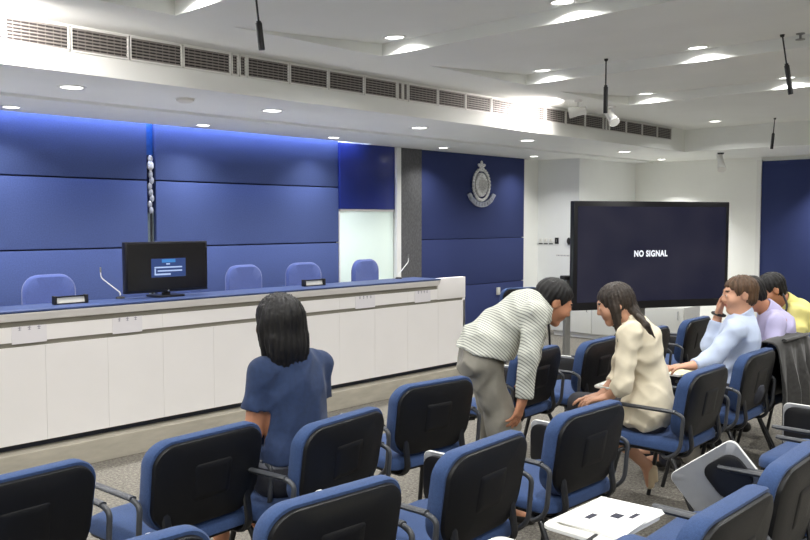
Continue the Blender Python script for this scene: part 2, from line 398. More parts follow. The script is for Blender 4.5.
# crest
cr = empty('police_crest', (8.862, 7.075, 1.72), 0, 'silver crest with wreath, flower on top and scroll, on navy panel', 'crest')
def crest_parts():
    b = B()   # central oval with relief
    slab(b, [(.114*math.cos(a), .30+.162*math.sin(a)) for a in [2*PI*k/32 for k in range(32)]], [(0, 0), (-.022, 0), (-.034, .012)], lambda u, v, d: (u, d, v))
    for k in range(-3, 4):
        tube(b, [(k*.022, -.036, .30-.10+abs(k)*.012), (k*.022+.004, -.040, .30+.02), (k*.022, -.036, .30+.10-abs(k)*.012)], .006, 6)
    build('shield', b, M['silver'], cr)
    b = B()   # wreath of leaves
    for k in range(26):
        a = math.radians(-62+k*(304/25)) - PI/2+math.radians(-0)
        a = math.radians(118+k*(304/25))
        a = math.radians(115 + k*12.4) if False else math.radians(100+20+k*(320/25))
        p = Vector((.150*math.cos(a), -.018, .30+.205*math.sin(a)))
        m = Matrix.Translation(p) @ Matrix.Rotation(-(a+.6), 4, 'Y') @ Matrix.Diagonal((.018, .016, .036, 1))
        bmesh.ops.create_uvsphere(b, u_segments=8, v_segments=6, radius=1., matrix=m)
    tube(b, [(.150*math.cos(math.radians(120+k*10)), -.01, .30+.205*math.sin(math.radians(120+k*10))) for k in range(31+1)], .012, 6)
    build('wreath', b, M['silver'], cr)
    b = B()   # five petalled flower on top
    for k in range(5):
        a = PI/2+2*PI*k/5
        m = Matrix.Translation((.042*math.cos(a), -.02, .545+.042*math.sin(a))) @ Matrix.Rotation(-(a-PI/2), 4, 'Y') @ Matrix.Diagonal((.024, .012, .036, 1))
        bmesh.ops.create_uvsphere(b, u_segments=10, v_segments=6, radius=1., matrix=m)
    bmesh.ops.create_uvsphere(b, u_segments=10, v_segments=6, radius=.016, matrix=Matrix.Translation((0, -.03, .545)))
    box(b, -.045, .045, -.03, 0, .478, .498, bev=.004)
    build('flower', b, M['silver'], cr)
    b = B()   # scroll
    n = 22; rings = []
    for k in range(n+1):
        a = math.radians(205+130*k/n); ro, ri = .315, .245
        if k in (0, n): ri = .26
        w = .012*math.sin(k*1.5)
        rings.append([b.verts.new((r*math.cos(a)*.92, y, .29+r*math.sin(a)*.92)) for r, y in ((ri, -.012-w*.3), (ro, -.012-w*.3), (ro, -.032-w*.3), (ri, -.032-w*.3))])
    for p, q in zip(rings, rings[1:]):
        for k in range(4): b.faces.new((p[k], p[(k+1) % 4], q[(k+1) % 4], q[k]))
    b.faces.new(rings[0]); b.faces.new(rings[-1])
    for k in range(9):
        a = math.radians(222+96*k/8)
        p = (.257*math.cos(a), -.036, .29+.257*math.sin(a))
        box(b, -.006, .006, -.005, .005, -.018, .018, mtx=Matrix.Translation(p) @ Matrix.Rotation(-(a+PI/2), 4, 'Y'))
    build('scroll', b, M['silver_dark'], cr)
crest_parts(); cr.scale = (1.13, 1, 1); cr.location.y = 7.0795
# switches on the pier
for k, (y, nm) in enumerate(((7.09, 'left'), (7.0, 'middle'), (6.91, 'right'))):
    t = empty('light_switch', (XP, y, 1.25), 0, '%s of the three white light switches on the white pier' % nm, 'switch', 'white switches on the pier')
    b = B(); box(b, -.010, -.0005, -.032, .032, -.035, .035, bev=.003); build('plate', b, M['white_metal'], t)
    b = B(); box(b, -.016, -.010, -.012, .012, -.012, .02, bev=.002); build('rocker', b, M['tablet'], t)
    b = B(); box(b, -.012, -.0005, -.032, .032, -.052, -.038, bev=.002); build('label_tab', b, M['ink_dark'], t)
t = empty('control_plate', (XP, 6.81, 1.25), 0, 'black wall control plate beside the white light switches', 'control')
b = B(); box(b, -.016, -.0005, -.030, .030, -.045, .045, bev=.004); build('plate', b, M['black'], t)
b = B(); box(b, -.019, -.016, -.006, .006, -.02, .02); build('slot', b, M['grey_metal'], t)
t = empty('wall_phone_holder', (XP, 6.60, 1.25), 0, 'rounded black device on the pier beside the TV edge', 'device')
b = B(); bmesh.ops.create_uvsphere(b, u_segments=16, v_segments=10, radius=1., matrix=Matrix.Translation((-.02, 0, 0)) @ Matrix.Diagonal((.02, .032, .05, 1))); build('body', b, M['black'], t)
b = B(); box(b, -.024, -.0005, -.02, .02, -.062, -.04, bev=.003); build('cradle', b, M['grey_metal'], t)
t = empty('label_strip', (XP, 6.74, 1.04), 0, 'small faint strip of grey lettering under the switches', 'label')
b = B(); box(b, -.0015, 0, -.15, .09, -.018, .018); build('strip', b, M['wall'], t, smooth=False)
b = B()
for k in range(9): box(b, -.0025, -.0015, -.14+k*.025, -.14+k*.025+.014, -.009, .009)
build('lettering', b, M['ink'], t, smooth=False)
# small socket box on the crest panel
b = B(); box(b, 9.22, 9.28, 7.05, 7.0795, .52, .62, bev=.004)
tag(build('wall_socket', b, M['tablet']), 'small beige socket box low on the navy crest panel', 'socket')

# ------------------------------------------------------------------ air grilles on the left fascia
def grille(x0, x1, label):
    t = empty('air_grille', ((x0+x1)/2, YF, 2.545), 0, label, 'air vent', 'air grilles along the left soffit')
    w = (x1-x0)/2-.004; h = .142
    b = B(); box(b, -w, w, -.003, -.0005, 0, h); build('void', b, M['grille_dark'], t, smooth=False)
    b = B()
    for k in range(7):
        z = .012+k*.0195
        box(b, -w+.004, w-.004, -.012, -.003, z-.0035, z+.0035, mtx=Matrix.Translation((0, 0, 0)))
    n = max(2, int(w*2/.045))
    for k in range(1, n):
        x = -w+2*w*k/n; box(b, x-.001, x+.001, -.006, -.003, .006, h-.006)
    build('slats', b, M['grille'], t, smooth=False)
    b = B()
    for a in ((-w, -w+.009, 0, h), (w-.009, w, 0, h), (-w, w, -.004, .006), (-w, w, h-.006, h+.004)):
        box(b, a[0], a[1], -.015, -.0005, a[2], a[3])
    build('frame', b, M['white_metal'], t, smooth=False)
P = 1.632; wide = []; nar = []
for g in range(-1, 5):
    xs = 1.885+g*P
    for k in range(4): wide.append((xs+k*.3755, xs+(k+1)*.3755))
    for k in range(2): nar.append((xs+4*.3755+k*.065, xs+4*.3755+(k+1)*.065))
wide = [w for w in wide if w[1] > 1.2 and w[0] < 9.75]; nar = [w for w in nar if w[1] > 1.6 and w[0] < 9.75]
NUM = lambda i: ORD[i] if i < 20 else 'twenty-'+ORD[i-20]
for i, (a, c) in enumerate(wide): grille(a, c, '%s wide air grille from the near left end of the soffit' % NUM(i))
for i, (a, c) in enumerate(nar): grille(a, c, '%s narrow access grille from the near left end of the soffit' % NUM(i))

# ------------------------------------------------------------------ downlights
def downlight(loc, r, label, group, power, tilt=0., spread=150, color=(1, .995, .975)):
    t = empty('downlight', loc, 0, label, 'ceiling light', group)
    t.rotation_euler = (0, tilt, 0)
    b = B(); lathe(b, [(r*.80, -.001), (r*.84, -.006), (r*1.0, -.008), (r*1.08, -.004), (r*1.08, .0)], 24)
    for f in [f for f in b.faces if len(f.verts) > 4]: b.faces.remove(f)
    build('trim_ring', b, M['white_metal'], t)
    b = B(); lathe(b, [(0.001, -.004), (r*.80, -.004), (r*.80, -.001)], 24); build('lens', b, M['led'], t)
    l = area('downlight_beam', (0, 0, -.012), r*1.6, 0, power, color, shape='DISK', spread=spread); l.parent = t
PS, PI_, PM = 20., 11., 12.5
sx = [-2.6, -.9, .80, 2.51, 4.14, 5.86, 7.60, 9.70]
vis = 0
for x in sx:
    lab = 'recessed downlight in the front soffit row, off to the near left'
    if x > 2: lab = '%s recessed downlight from the left in the front soffit row' % ORD[vis]; vis += 1
    downlight((x, 5.42, ZS), .085, lab, 'downlights in the front soffit row', PS)
vis = 0
for x in [-2.4, -.7, .95, 2.62, 4.33, 5.92, 7.67, 9.55]:
    lab = 'recessed downlight in the rear soffit row, off to the near left'
    if x > 2: lab = '%s recessed downlight from the left in the rear soffit row' % ORD[vis]; vis += 1
    downlight((x, 6.70, ZS), .07, lab, 'downlights in the rear soffit row', 5., spread=120)
for k, (x, y) in enumerate(((11.3, 5.72), (11.5, 3.4), (11.5, 1.4))):
    downlight((x, y, ZS), .07, ['recessed downlight in the far soffit corner', 'recessed downlight in the end soffit before the navy panel', 'recessed downlight in the end soffit, off to the right'][k], 'downlights in the end soffit', 22, spread=100)
TILT = math.atan(DEP/RUN)
words = {2.58: 'nearest', 4.22: 'second', 5.95: 'third', 7.70: 'fourth'}
for f in FACES:
    for k, y in enumerate((4.0, 2.68, 1.3, -.1, -1.5)):
        x = f-.14; z = ZC+DEP*(1-(f-x)/RUN)
        w = words.get(f, 'hidden')
        lab = '%s ceiling downlight from the left before the %s ceiling step' % (ORD[k], w) if f in words else 'ceiling downlight behind the viewer'
        downlight((x, y, z), .075, lab, 'downlights in the stepped ceiling', PM*(.62 if y > 3 else 1), tilt=-TILT)
for k, (x, y) in enumerate(((9.62, 4.21), (9.62, 2.3), (9.62, .4))):
    downlight((x, y, ZC), .07, '%s flush downlight from the left near the end soffit' % ORD[k], 'flush downlights near the end soffit', 9)
# smoke detector, small ceiling sensor
t = empty('smoke_detector', (3.31, 5.35, ZS), 0, 'round pale grey smoke detector on the front soffit', 'smoke detector')
b = B(); lathe(b, [(.001, -.03), (.04, -.03), (.062, -.018), (.066, 0)], 24); build('dome', b, M['tablet'], t)
b = B(); lathe(b, [(.07, -.006), (.07, 0), (.055, 0)], 24); build('base_ring', b, M['white_metal'], t)
t = empty('sprinkler_head', (5.86, 2.0, ZC+DEP*.92), 0, 'small dark sprinkler head on ceiling at upper right', 'sprinkler')
b = B(); lathe(b, [(.001, -.045), (.03, -.043), (.03, -.039), (.008, -.035), (.008, -.012), (.028, -.006), (.028, 0)], 16); build('head', b, M['grey_metal'], t)
# hanging microphones
def hang_mic(x, y, z, L, dx, dy, label):
    t = empty('hanging_microphone', (x, y, z), 0, label, 'microphone', 'black microphones hanging from the ceiling')
    b = B(); lathe(b, [(.001, -.018), (.012, -.016), (.016, 0)], 12); build('ceiling_mount', b, M['black'], t)
    v = Vector((dx, dy, -1)).normalized()
    b = B(); tube(b, [v*.01, v*(L*.5)], .0055, 8); build('stem', b, M['chair_metal'], t)
    b = B(); tube(b, [v*(L*.47), v*(L*.5), v*(L*.53)], .012, 10); tube(b, [v*(L*.5), v*(L*.97)], .0165, 12); build('capsule', b, M['black'], t)
hang_mic(2.62, 3.56, ZC, .29, .10, -.04, 'black hanging microphone nearest, at the top left')
hang_mic(5.711, 3.355, ZC+DEP*.8, .42, 0, 0, 'black hanging microphone before the white spotlights')
hang_mic(5.801, 2.095, ZC+DEP*.88, .41, .10, -.13, 'black hanging microphone at the upper right, tilted')
hang_mic(9.806, 3.598, ZC, .36, -.06, .06, 'farthest black hanging microphone, in front of the end soffit')
# track spotlights
def spotlight(loc, aim, label, power, L=.17, wide=80):
    t = empty('spotlight', loc, 0, label, 'spotlight', 'white ceiling spotlights')
    b = B(); lathe(b, [(.001, -.02), (.035, -.02), (.045, 0)], 16); build('mount', b, M['black'] if loc[2] < 2.5 else M['white_metal'], t)
    b = B(); tube(b, [(0, 0, -.015), (0, 0, -.075)], .009, 8); build('stem', b, M['white_metal'], t)
    v = (Vector(aim)-Vector(loc)-Vector((0, 0, -.11))).normalized(); q = v.to_track_quat('-Z', 'Y').to_matrix().to_4x4()
    mt = Matrix.Translation((0, 0, -.11)) @ q
    b = B(); lathe(b, [(.02, L*.5), (.038, L*.46), (.042, 0), (.052, -L*.35), (.055, -L*.5)], 18); bmesh.ops.transform(b, matrix=mt, verts=b.verts[:]); build('lamp_can', b, M['white_metal'], t)
    b = B(); lathe(b, [(.001, -L*.49), (.046, -L*.50), (.046, -L*.48)], 18); bmesh.ops.transform(b, matrix=mt, verts=b.verts[:]); build('lens', b, M['led'], t)
    l = bpy.data.lights.new('spot_beam', 'SPOT'); l.energy = power; l.spot_size = math.radians(wide); l.spot_blend = 1; l.shadow_soft_size = .04; l.color = (1, .93, .90)
    o = bpy.data.objects.new('spot_beam', l); COL.objects.link(o); o.parent = t
    o.matrix_parent_inverse = Matrix.Identity(4); o.matrix_local = mt @ Matrix.Translation((0, 0, -L*.56))
spotlight((7.035, 4.43, ZC), (6.78, 4.92, 2.53), 'white ceiling spotlight nearest the grille, aimed at the soffit', 80, wide=165)
spotlight((7.64, 4.42, ZC), (7.2, 3.4, 1.4), 'white ceiling spotlight behind the hanging microphone', 6)
spotlight((10.75, 4.62, ZS), (10.35, 4.3, 1.6), 'white spotlight on black mount under the end soffit', 8, .27)
spotlight((1.50, 4.42, ZC), (1.75, 4.92, 2.52), 'white ceiling spotlight at left, aimed at soffit, beyond the frame', 120, wide=165)

# ------------------------------------------------------------------ the long desk
dk = empty('conference_desk', (1.6, 5.15, .15), 0, 'long white panelled conference desk with blue top on the beige platform', 'desk')
DX0, DX1 = -2.9-1.6, 6.22-1.6
def dpart(nm, m, boxes, bev=.003, mi=None):
    b = B()
    for a in boxes: box(b, *a, bev=bev)
    return build(nm, b, m, dk)
z = -.15
dpart('kick_strip', M['kick'], [(DX0, DX1-.02, .06, .10, 0, .045)], 0)
seams = [-2.9, -1.7, -.5, .42, 1.36, 1.775, 2.18, 2.585, 2.985, 3.39, 3.80, 4.205, 4.605, 5.01, 5.42, 5.83]
seams = [s-1.6 for s in seams]
dpart('front_panel', M['desk'], [(a+.0006, c-.0006, .0, .03, .045, .785+z) for a, c in zip(seams, seams[1:]+[DX1])], 0)
dpart('carcass', M['desk_groove'], [(DX0, DX1-.002, .012, .06, .04, .84), (DX0, DX1-.40, .0325, .10, .7, .80)], 0)
dpart('name_band', M['desk'], [(a+.0006, c-.0006, .0, .03, .815+z, .908+z) for a, c in zip(seams[::2], seams[2::2]+[5.83-1.6])], 0)
dpart('end_block', M['desk'], [(5.822-1.6, DX1, -.004, .05, .81+z, 1.008+z), (DX1-.03, DX1, 0, .80, .0, .81+z)], .003)
b = B()   # bevelled pale lip under the top
pr = [(.03, .785), (-.012, .795), (-.03, .838), (-.03, .842), (.06, .842), (.06, .785)]
v0 = [b.verts.new((DX0, y, zz)) for y, zz in pr]; v1 = [b.verts.new((5.83-1.6, y, zz)) for y, zz in pr]
for k in range(6): b.faces.new((v0[k], v0[(k+1) % 6], v1[(k+1) % 6], v1[k]))
b.faces.new(v0); b.faces.new(v1); build('lip', b, M['desk'], dk, smooth=False)
dpart('desk_top', M['desk_top'], [(DX0, 5.832-1.6, -.032, .31, .843, .858)], .004)
dpart('work_surface', M['desk'], [(DX0, DX1-.03, .10, .80, .58, .605)], .003)
# name papers
for k, (x0, x1, n) in enumerate(((1.98, 2.19, 3), (2.62, 2.83, 3), (4.78, 5.01, 4), (5.51, 5.72, 4))):
    t = empty('name_paper', ((x0+x1)/2, 5.1475, .805), 0, '%s faint paper name sign from the left on the white desk front' % ORD[k], 'paper sign', 'paper name signs on the desk front')
    w = (x1-x0)/2
    b = B(); box(b, -w, w, 0, .002, 0, .105); build('sheet', b, M['paper_sign'], t, smooth=False)
    for q in range(n):
        b = B(); c = -w*.55+q*w*1.1/(n-1)
        box(b, c-.010, c+.010, -.001, 0, .094, .098); box(b, c-.002, c+.002, -.001, 0, .080, .104); box(b, c-.008, c+.008, -.001, 0, .082, .085)
        build('character', b, M['ink'], t, smooth=False)
DT = 1.009  # top of the desk ledge
# nameplates
for k, (x, lab) in enumerate(((2.42, 'black framed name plate on desk before the leftmost blue chair'), (4.47, 'black framed name plate on desk right of the monitor'))):
    t = empty('name_plate', (x, 5.32, DT), 0, lab, 'name plate', 'name plates on the desk')
    b = B(); box(b, -.10, .10, -.004, .004, .006, .042, mtx=Matrix.Rotation(-.2, 4, 'X')); build('plate', b, M['tablet'], t)
    b = B(); box(b, -.112, -.096, -.025, .02, 0, .055, bev=.003); box(b, .096, .112, -.025, .02, 0, .055, bev=.003); box(b, -.10, .10, -.012, .0, .043, .052); box(b, -.10, .10, -.02, .01, 0, .006); build('holder', b, M['black'], t)
# monitor
mo = empty('desk_monitor', (3.13, 5.335, DT), math.radians(-2), 'black desktop monitor showing a small blue dialog window', 'monitor')
b = B(); box(b, -.335, .335, -.02, .03, .035, .405, bev=.006); build('casing', b, M['bezel'], mo)
b = B(); box(b, -.318, .318, -.0215, -.02, .055, .390); build('screen', b, M['mon'], mo, smooth=False)
b = B(); box(b, -.135, .145, -.0228, -.0216, .145, .282); wd = build('dialog_window', b, M['mon_win'], mo, smooth=False)
b = B(); box(b, -.05, .06, -.0236, -.0229, .252, .276); build('title_mark', b, M['mon_title'], wd, smooth=False)
b = B(); box(b, -.11, .115, -.0236, -.0229, .212, .222); box(b, -.11, -.10, -.0236, -.0229, .165, .21); box(b, -.085, .115, -.0236, -.0229, .186, .196); box(b, -.11, .02, -.0236, -.0229, .160, .172); box(b, -.015, .015, -.0236, -.0229, .236, .246); build('text_lines', b, M['mon_line'], wd, smooth=False)
b = B(); box(b, -.03, .03, 0, .03, .0, .06, bev=.004); build('neck', b, M['bezel'], mo)
b = B(); slab(b, rounded(-.12, .12, -.07, .11, (.03,)*4), [(0, 0), (.010, 0), (.014, .006)], lambda u, v, d: (u, v, d)); build('foot', b, M['bezel'], mo)
b = B(); lathe(b, [(.001, .006), (.008, .004), (.009, 0)], 10); bmesh.ops.transform(b, matrix=Matrix.Translation((0, -.021, .045)) @ Matrix.Rotation(PI/2, 4, 'X'), verts=b.verts[:]); build('power_light', b, M['chrome'], mo)
# gooseneck microphones
def goose(x, y, rz, label, zb):
    t = empty('gooseneck_microphone', (x, y, zb), rz, label, 'microphone', 'gooseneck microphones on the desk')
    b = B(); lathe(b, [(.001, .014), (.022, .013), (.03, .008), (.032, 0)], 20); build('base', b, M['black'], t)
    b = B(); tube(b, [(0, 0, .02), (.0, 0, .04), (.13, 0, .15), (.132, 0, .19)], .004, 8, rad=.03); build('neck', b, M['white_metal'], t)
    b = B(); tube(b, [(.132, 0, .185), (.132, 0, .22)], .006, 10); build('capsule', b, M['grey_metal'], t)
goose(2.82, 5.42, math.radians(172), 'thin gooseneck microphone on desk left of the monitor', DT)
goose(5.56, 5.40, math.radians(0), 'silver gooseneck microphone at the right end of the desk', DT)

# ------------------------------------------------------------------ executive chairs behind the desk
def make_exec():
    t = empty('office_chair', (0, 0, 0), 0)
    def bk(u, v, d): return (u, d+.10*u*u*4*0-.0+.25*u*u, v)
    b = B(); slab(b, rounded(-.215, .215, .44, .97, (.08, .08, .13, .13), 8), [(-.03, .02), (-.015, .004), (.0, 0), (.02, .004), (.035, .02)], lambda u, v, d: (u, d*-1-.25*u*u*-1-.18, v)); build('backrest', b, M['exec'], t)
    b = B(); slab(b, rounded(-.24, .24, -.2, .26, (.07,)*4, 6), [(.40, .012), (.415, 0), (.46, 0), (.48, .02)], lambda u, v, d: (u, v, d)); build('seat', b, M['exec'], t)
    for s in (-1, 1):
        b = B(); tube(b, [(s*.24, -.02, .42), (s*.28, -.02, .45), (s*.28, -.02, .62), (s*.28, .0, .65)], .012, 8, rad=.03); box(b, s*.28-.03, s*.28+.03, -.12, .14, .645, .67, bev=.01); build('armrest', b, M['black'], t)
    b = B(); tube(b, [(0, 0, .10), (0, 0, .41)], .027, 12); build('column', b, M['black'], t)
    for k in range(5):
        a = 2*PI*k/5+.3
        b = B(); tube(b, [(0, 0, .10), (.27*math.cos(a), .27*math.sin(a), .065)], [.022, .014], 8)
        lg = build('base_leg', b, M['black'], t)
        b = B(); bmesh.ops.create_uvsphere(b, u_segments=10, v_segments=8, radius=.028, matrix=Matrix.Translation((.27*math.cos(a), .27*math.sin(a), .0285))); build('caster', b, M['black'], lg)
    return t
ex = make_exec()
for k, (x, y, rz, lab) in enumerate(((2.85, 6.45, 182, 'leftmost blue office chair behind the desk, left of the monitor'), (4.75, 6.5, 184, 'blue office chair behind the desk, first right of the monitor'),
                                     (5.42, 6.45, 176, 'blue office chair behind the desk, second right of the monitor'), (6.36, 6.5, 186, 'rightmost blue office chair behind the desk, before the pale glass'))):
    o = ex if k == 0 else copy_tree(ex)
    o.location = (x, y, .151); o.rotation_euler = (0, 0, math.radians(rz)); tag(o, lab, 'chair', 'blue office chairs behind the desk')

# ------------------------------------------------------------------ stacking chairs with writing tablets
def back_pt(u, v, d):   # u across, v along the tilted back (0 at bottom), d forward of the shell plane
    tilt = .17
    return (u, .055+d-v*tilt+.32*u*u-.01, .49+v*.985)
def make_chair():
    t = empty('stacking_chair', (0, 0, 0), 0)
    b = B(); slab(b, rounded(-.238, .238, .045, .475, (.07, .07, .09, .09), 6), [(.428, .012), (.436, 0), (.462, 0), (.478, .008), (.488, .03)], lambda u, v, d: (u, v, d+.012*(1-(v/.26-1)**2)-.012-.10*max(0, v-.38)**2*4)); build('seat', b, M['chair_blue'], t)
    b = B(); slab(b, rounded(-.222, .222, .06, .46, (.06,)*4, 5), [(.404, .02), (.412, 0), (.4275, 0)], lambda u, v, d: (u, v, d)); build('seat_pan', b, M['chair_shell'], t)
    oc = rounded(-.232, .232, .0, .335, (.10, .10, .075, .075), 8)
    oc = [(u*(1-.05*max(0, .17-v)/.17), v-.012*(1-(u/.232)**2)*(1 if v < .15 else -1)) for u, v in oc]
    b = B(); slab(b, oc, [(.0, .004), (.006, 0), (.042, 0), (.058, .006), (.067, .028)], back_pt); build('backrest', b, M['chair_blue'], t)
    b = B(); slab(b, [(u*.955, .165+(v-.165)*.945-.003) for u, v in oc], [(-.018, .016), (-.013, .004), (.0, 0), (.003, 0)], back_pt)
    slab(b, rounded(-.075, .075, .10, .235, (.012,)*4, 3), [(-.021, .004), (-.018, 0), (-.014, 0)], back_pt); build('back_shell', b, M['chair_shell'], t)
    for s in (-1, 1):
        b = B(); tube(b, [(s*.165, .14, .398), (s*.165, .05, .40), (s*.165, .015, .44), (s*.165, .035, .58)], .017, 8, rad=.05, flat=(1, .6)); build('back_support', b, M['chair_metal'], t)
        b = B(); tube(b, [(s*.19, .12, .395), (s*.225, .09, .392), (s*.255, -.10, 0.0)], .0115, 10, rad=.05); build('leg', b, M['chair_metal'], t)
        b = B(); tube(b, [(s*.19, .33, .395), (s*.225, .37, .392), (s*.262, .45, 0.0)], .0115, 10, rad=.05); build('leg', b, M['chair_metal'], t)
        b = B(); tube(b, [(s*.20, .15, .397), (s*.262, .10, .40), (s*.270, .03, .45), (s*.270, .015, .625), (s*.270, .06, .640), (s*.270, .36, .640)], .0095, 10, rad=.045)
        tube(b, [(s*.270, .055, .643), (s*.270, .375, .643)], .011, 10, flat=(1.25, .75)); build('armrest', b, M['arm_pad'], t)
    b = B(); tube(b, [(-.2, .14, .396), (.2, .14, .396)], .010, 8); tube(b, [(-.2, .34, .396), (.2, .34, .396)], .010, 8); build('cross_bar', b, M['chair_metal'], t)
    return t
TAB = rounded(-.112, .112, -.155, .155, (.03,)*4, 5)
def make_tablet(mode):
    """writing tablet: u short side, v long side, top faces +d"""
    bt = B(); slab(bt, TAB, [(-.006, .002), (-.004, 0), (.005, 0), (.007, .002)], lambda u, v, d: (u, v, d))
    for f in bt.faces:
        n = f.calc_center_median()
        if abs(n.z) < .0055: f.material_index = 1
        elif n.z < 0: f.material_index = 2
    bb = B(); slab(bb, rounded(-.098, .094, -.12, .143, (.05, .05, .04, .05), 5) if mode == 'folded' else rounded(-.075, .085, -.13, .02, (.05, .07, .06, .04), 5), [(-.026, .012), (-.022, 0), (-.0062, 0)], lambda u, v, d: (u, v, d))
    return bt, bb
def put_tablet(chair, mode, mtx=None):
    bt, bb = make_tablet(mode)
    if mtx is None:
        if mode == 'folded':    # hangs upright on the outside of the right arm, underside towards the chair
            mtx = Matrix.Translation((.302, .385, .520)) @ Matrix.Rotation(math.radians(90), 4, 'Y')
        else:                   # laid across the lap
            mtx = Matrix.Translation((.10, .385, .668)) @ Matrix.Rotation(math.radians(90), 4, 'Z')
    if bt:
        bmesh.ops.transform(bt, matrix=mtx, verts=bt.verts[:]); bmesh.ops.transform(bb, matrix=mtx, verts=bb.verts[:])
    tb = build('writing_tablet', bt, [M['tablet'], M['tablet_edge'], M['tablet_under']], chair)
    build('tablet_bracket', bb, M['bracket'], tb)
    return tb
base_chair = make_chair()
tb_f = None
def chair(x, y, rz, label, tablet='folded', mtx=None):
    global tb_f, first_used
    c = copy_tree(base_chair)
    if tablet: put_tablet(c, tablet, mtx)
    c.location = (x, y, 0); c.scale = (1.05, 1, .98); c.rotation_euler = (0, 0, math.radians(rz))
    return tag(c, label, 'chair', 'blue chairs with writing tablets')
T = lambda *a: Matrix.Translation(a)
mo.scale = (.95, 1, .96)
# row nearest the camera
chair(1.60, .92, 0, 'blue chair with open tablet at the bottom edge of the view, centre', 'open')
chair(2.18, .86, 0, 'blue chair whose open writing tablet carries white papers', 'open', T(.0, .41, .668) @ Matrix.Rotation(math.radians(90), 4, 'Z'))
chair(2.78, .90, 3, 'blue chair at lower right, its tilted grey tablet hanging from the right arm', 'hanging', T(.300, .385, .575) @ Matrix.Rotation(math.radians(-38), 4, 'X') @ Matrix.Rotation(math.radians(82), 4, 'Y'))
chair(3.36, .92, 0, 'empty blue chair, mostly off the right edge, beyond the tilted tablet', None)
chair(4.10, 1.0, 0, 'empty blue chair at the right edge with upright folded tablet')
# second row
chair(.90, 1.75, -3, 'blue chair at the bottom edge left of centre, only the top of its back showing')
chair(1.515, 1.69, -3, 'foreground blue chair at bottom centre, nearest with whole back panel')
chair(2.21, 1.71, 4, 'blue chair in front, right of bottom centre, folded tablet beside its back')
chair(2.90, 1.73, -1, 'blue chair below the girl in cream, back turned, right of centre')
chair(4.06, 1.77, 2, 'blue chair the girl in the cream blouse sits on', 'open', T(.06, .50, .668) @ Matrix.Rotation(math.radians(95), 4, 'Z'))
chair(4.80, 1.80, 2, 'blue chair the man in the pale blue shirt sits on', 'open', T(-.03, .44, .668) @ Matrix.Rotation(math.radians(90), 4, 'Z'))
chair(5.33, 1.84, 0, 'blue chair under the draped dark grey coat')
chair(5.97, 1.84, 0, 'blue chair the man in the yellow shirt sits on')
# third row
chair(.975, 2.48, 4, 'blue chair at the lower left corner, before the desk')
chair(1.635, 2.50, 4, 'blue chair in front of the desk, left of the woman in navy')
chair(2.125, 2.33, 8, 'blue chair the woman in navy sits on')
chair(2.88, 2.54, -6, 'empty blue chair between the woman in navy and the bending man')
chair(4.03, 2.76, 4, 'blue chair just right of the bending man')
chair(4.62, 2.70, 4, 'blue chair left of the seated girl, folded white tablet beside it')
chair(5.34, 2.72, 2, 'blue chair mostly hidden behind the seated girl')
chair(6.12, 2.76, 3, 'blue chair under the TV, left of the man in pale blue')
chair(7.52, 5.42, -20, 'blue chair by the wall behind the back of the bending man')
for c in kids([o for o in COL.objects if o.get('label') == 'blue chair by the wall behind the back of the bending man'][0]):
    if c.name.startswith('armrest'): bpy.data.objects.remove(c)
for c in [base_chair]+kids(base_chair): bpy.data.objects.remove(c)

# papers on tablets, bags, coat
TZ = .6625
t = empty('paper_stack', (2.20, 1.255, TZ), math.radians(90), 'white stapled papers with dark printed marks on the open tablet', 'papers')
b = B()
for k in range(4): box(b, -.10, .10, -.145, .14, k*.002, k*.002+.0016, mtx=Matrix.Rotation(.03*k, 4, 'Z'))
build('sheets', b, M['paper'], t, smooth=False)
for q in ((-.03, .0, -.03, .01), (-.06, -.045, -.07, -.02), (.03, .05, .02, .07)):
    b = B(); box(b, *q, .0076, .0079); build('printed_mark', b, M['ink_dark'], t, smooth=False)
t = empty('cream_pad', (4.62, 2.22, TZ), math.radians(84), 'cream writing pad on the tablet of the man in pale blue', 'pad')
b = B(); box(b, -.105, .105, -.14, .14, 0, .012, bev=.002); build('pages', b, M['yellow_pad'], t)
b = B(); box(b, -.105, .105, .12, .141, .0, .014, bev=.002); build('binding', b, M['paper'], t)
t = empty('note_sheet', (4.08, 2.27, TZ), math.radians(8), 'white note sheet on the tablet under the hand of the girl', 'paper')
b = B(); box(b, -.10, .07, -.07, .09, 0, .002); build('sheet', b, M['paper'], t, smooth=False)
t = empty('note_sheet', (1.70, 1.30, TZ), math.radians(8), 'pale sheet on the open tablet at the bottom edge', 'paper')
b = B(); box(b, -.13, .13, -.09, .09, 0, .002); build('sheet', b, M['yellow_pad'], t, smooth=False)
# ------------------------------------------------------------------ TV on its stand
tvp = Vector((7.40, 4.71, 0)); tvq = Vector((9.056, 3.80, 0)); ctr = (tvp+tvq)/2; ang = math.atan2(tvq.y-tvp.y, tvq.x-tvp.x); TW = (tvq-tvp).length/2
tv = empty('television', (ctr.x, ctr.y, 0), ang, 'large black flat television reading NO SIGNAL on a wheeled stand', 'television')
b = B(); box(b, -TW, TW, -.03, .05, .62, 1.745, bev=.008); build('casing', b, M['bezel'], tv)
b = B(); box(b, -TW+.045, TW-.045, -.0325, -.0302, .70, 1.69); scr = build('screen', b, M['tv'], tv, smooth=False)
text_mesh('screen_text', 'NO SIGNAL', .088, M['tv_text'], scr, T(-.035, -.0335, 1.195) @ Matrix.Rotation(PI/2, 4, 'X') @ Matrix.Diagonal((.80, 1, 1, 1)), offset=.0032)
b = B(); box(b, -.09, -.03, .06, .12, .10, 1.5, bev=.006); box(b, -.25, .25, .05, .07, .9, 1.4); build('post', b, M['grey_metal'], tv)
b = B(); box(b, -.65, .55, .05, .13, .07, .11, bev=.01); box(b, -.65, -.57, -.28, .40, .06, .10, bev=.01); box(b, .47, .55, -.28, .40, .06, .10, bev=.01); build('base_frame', b, M['white_metal'], tv)
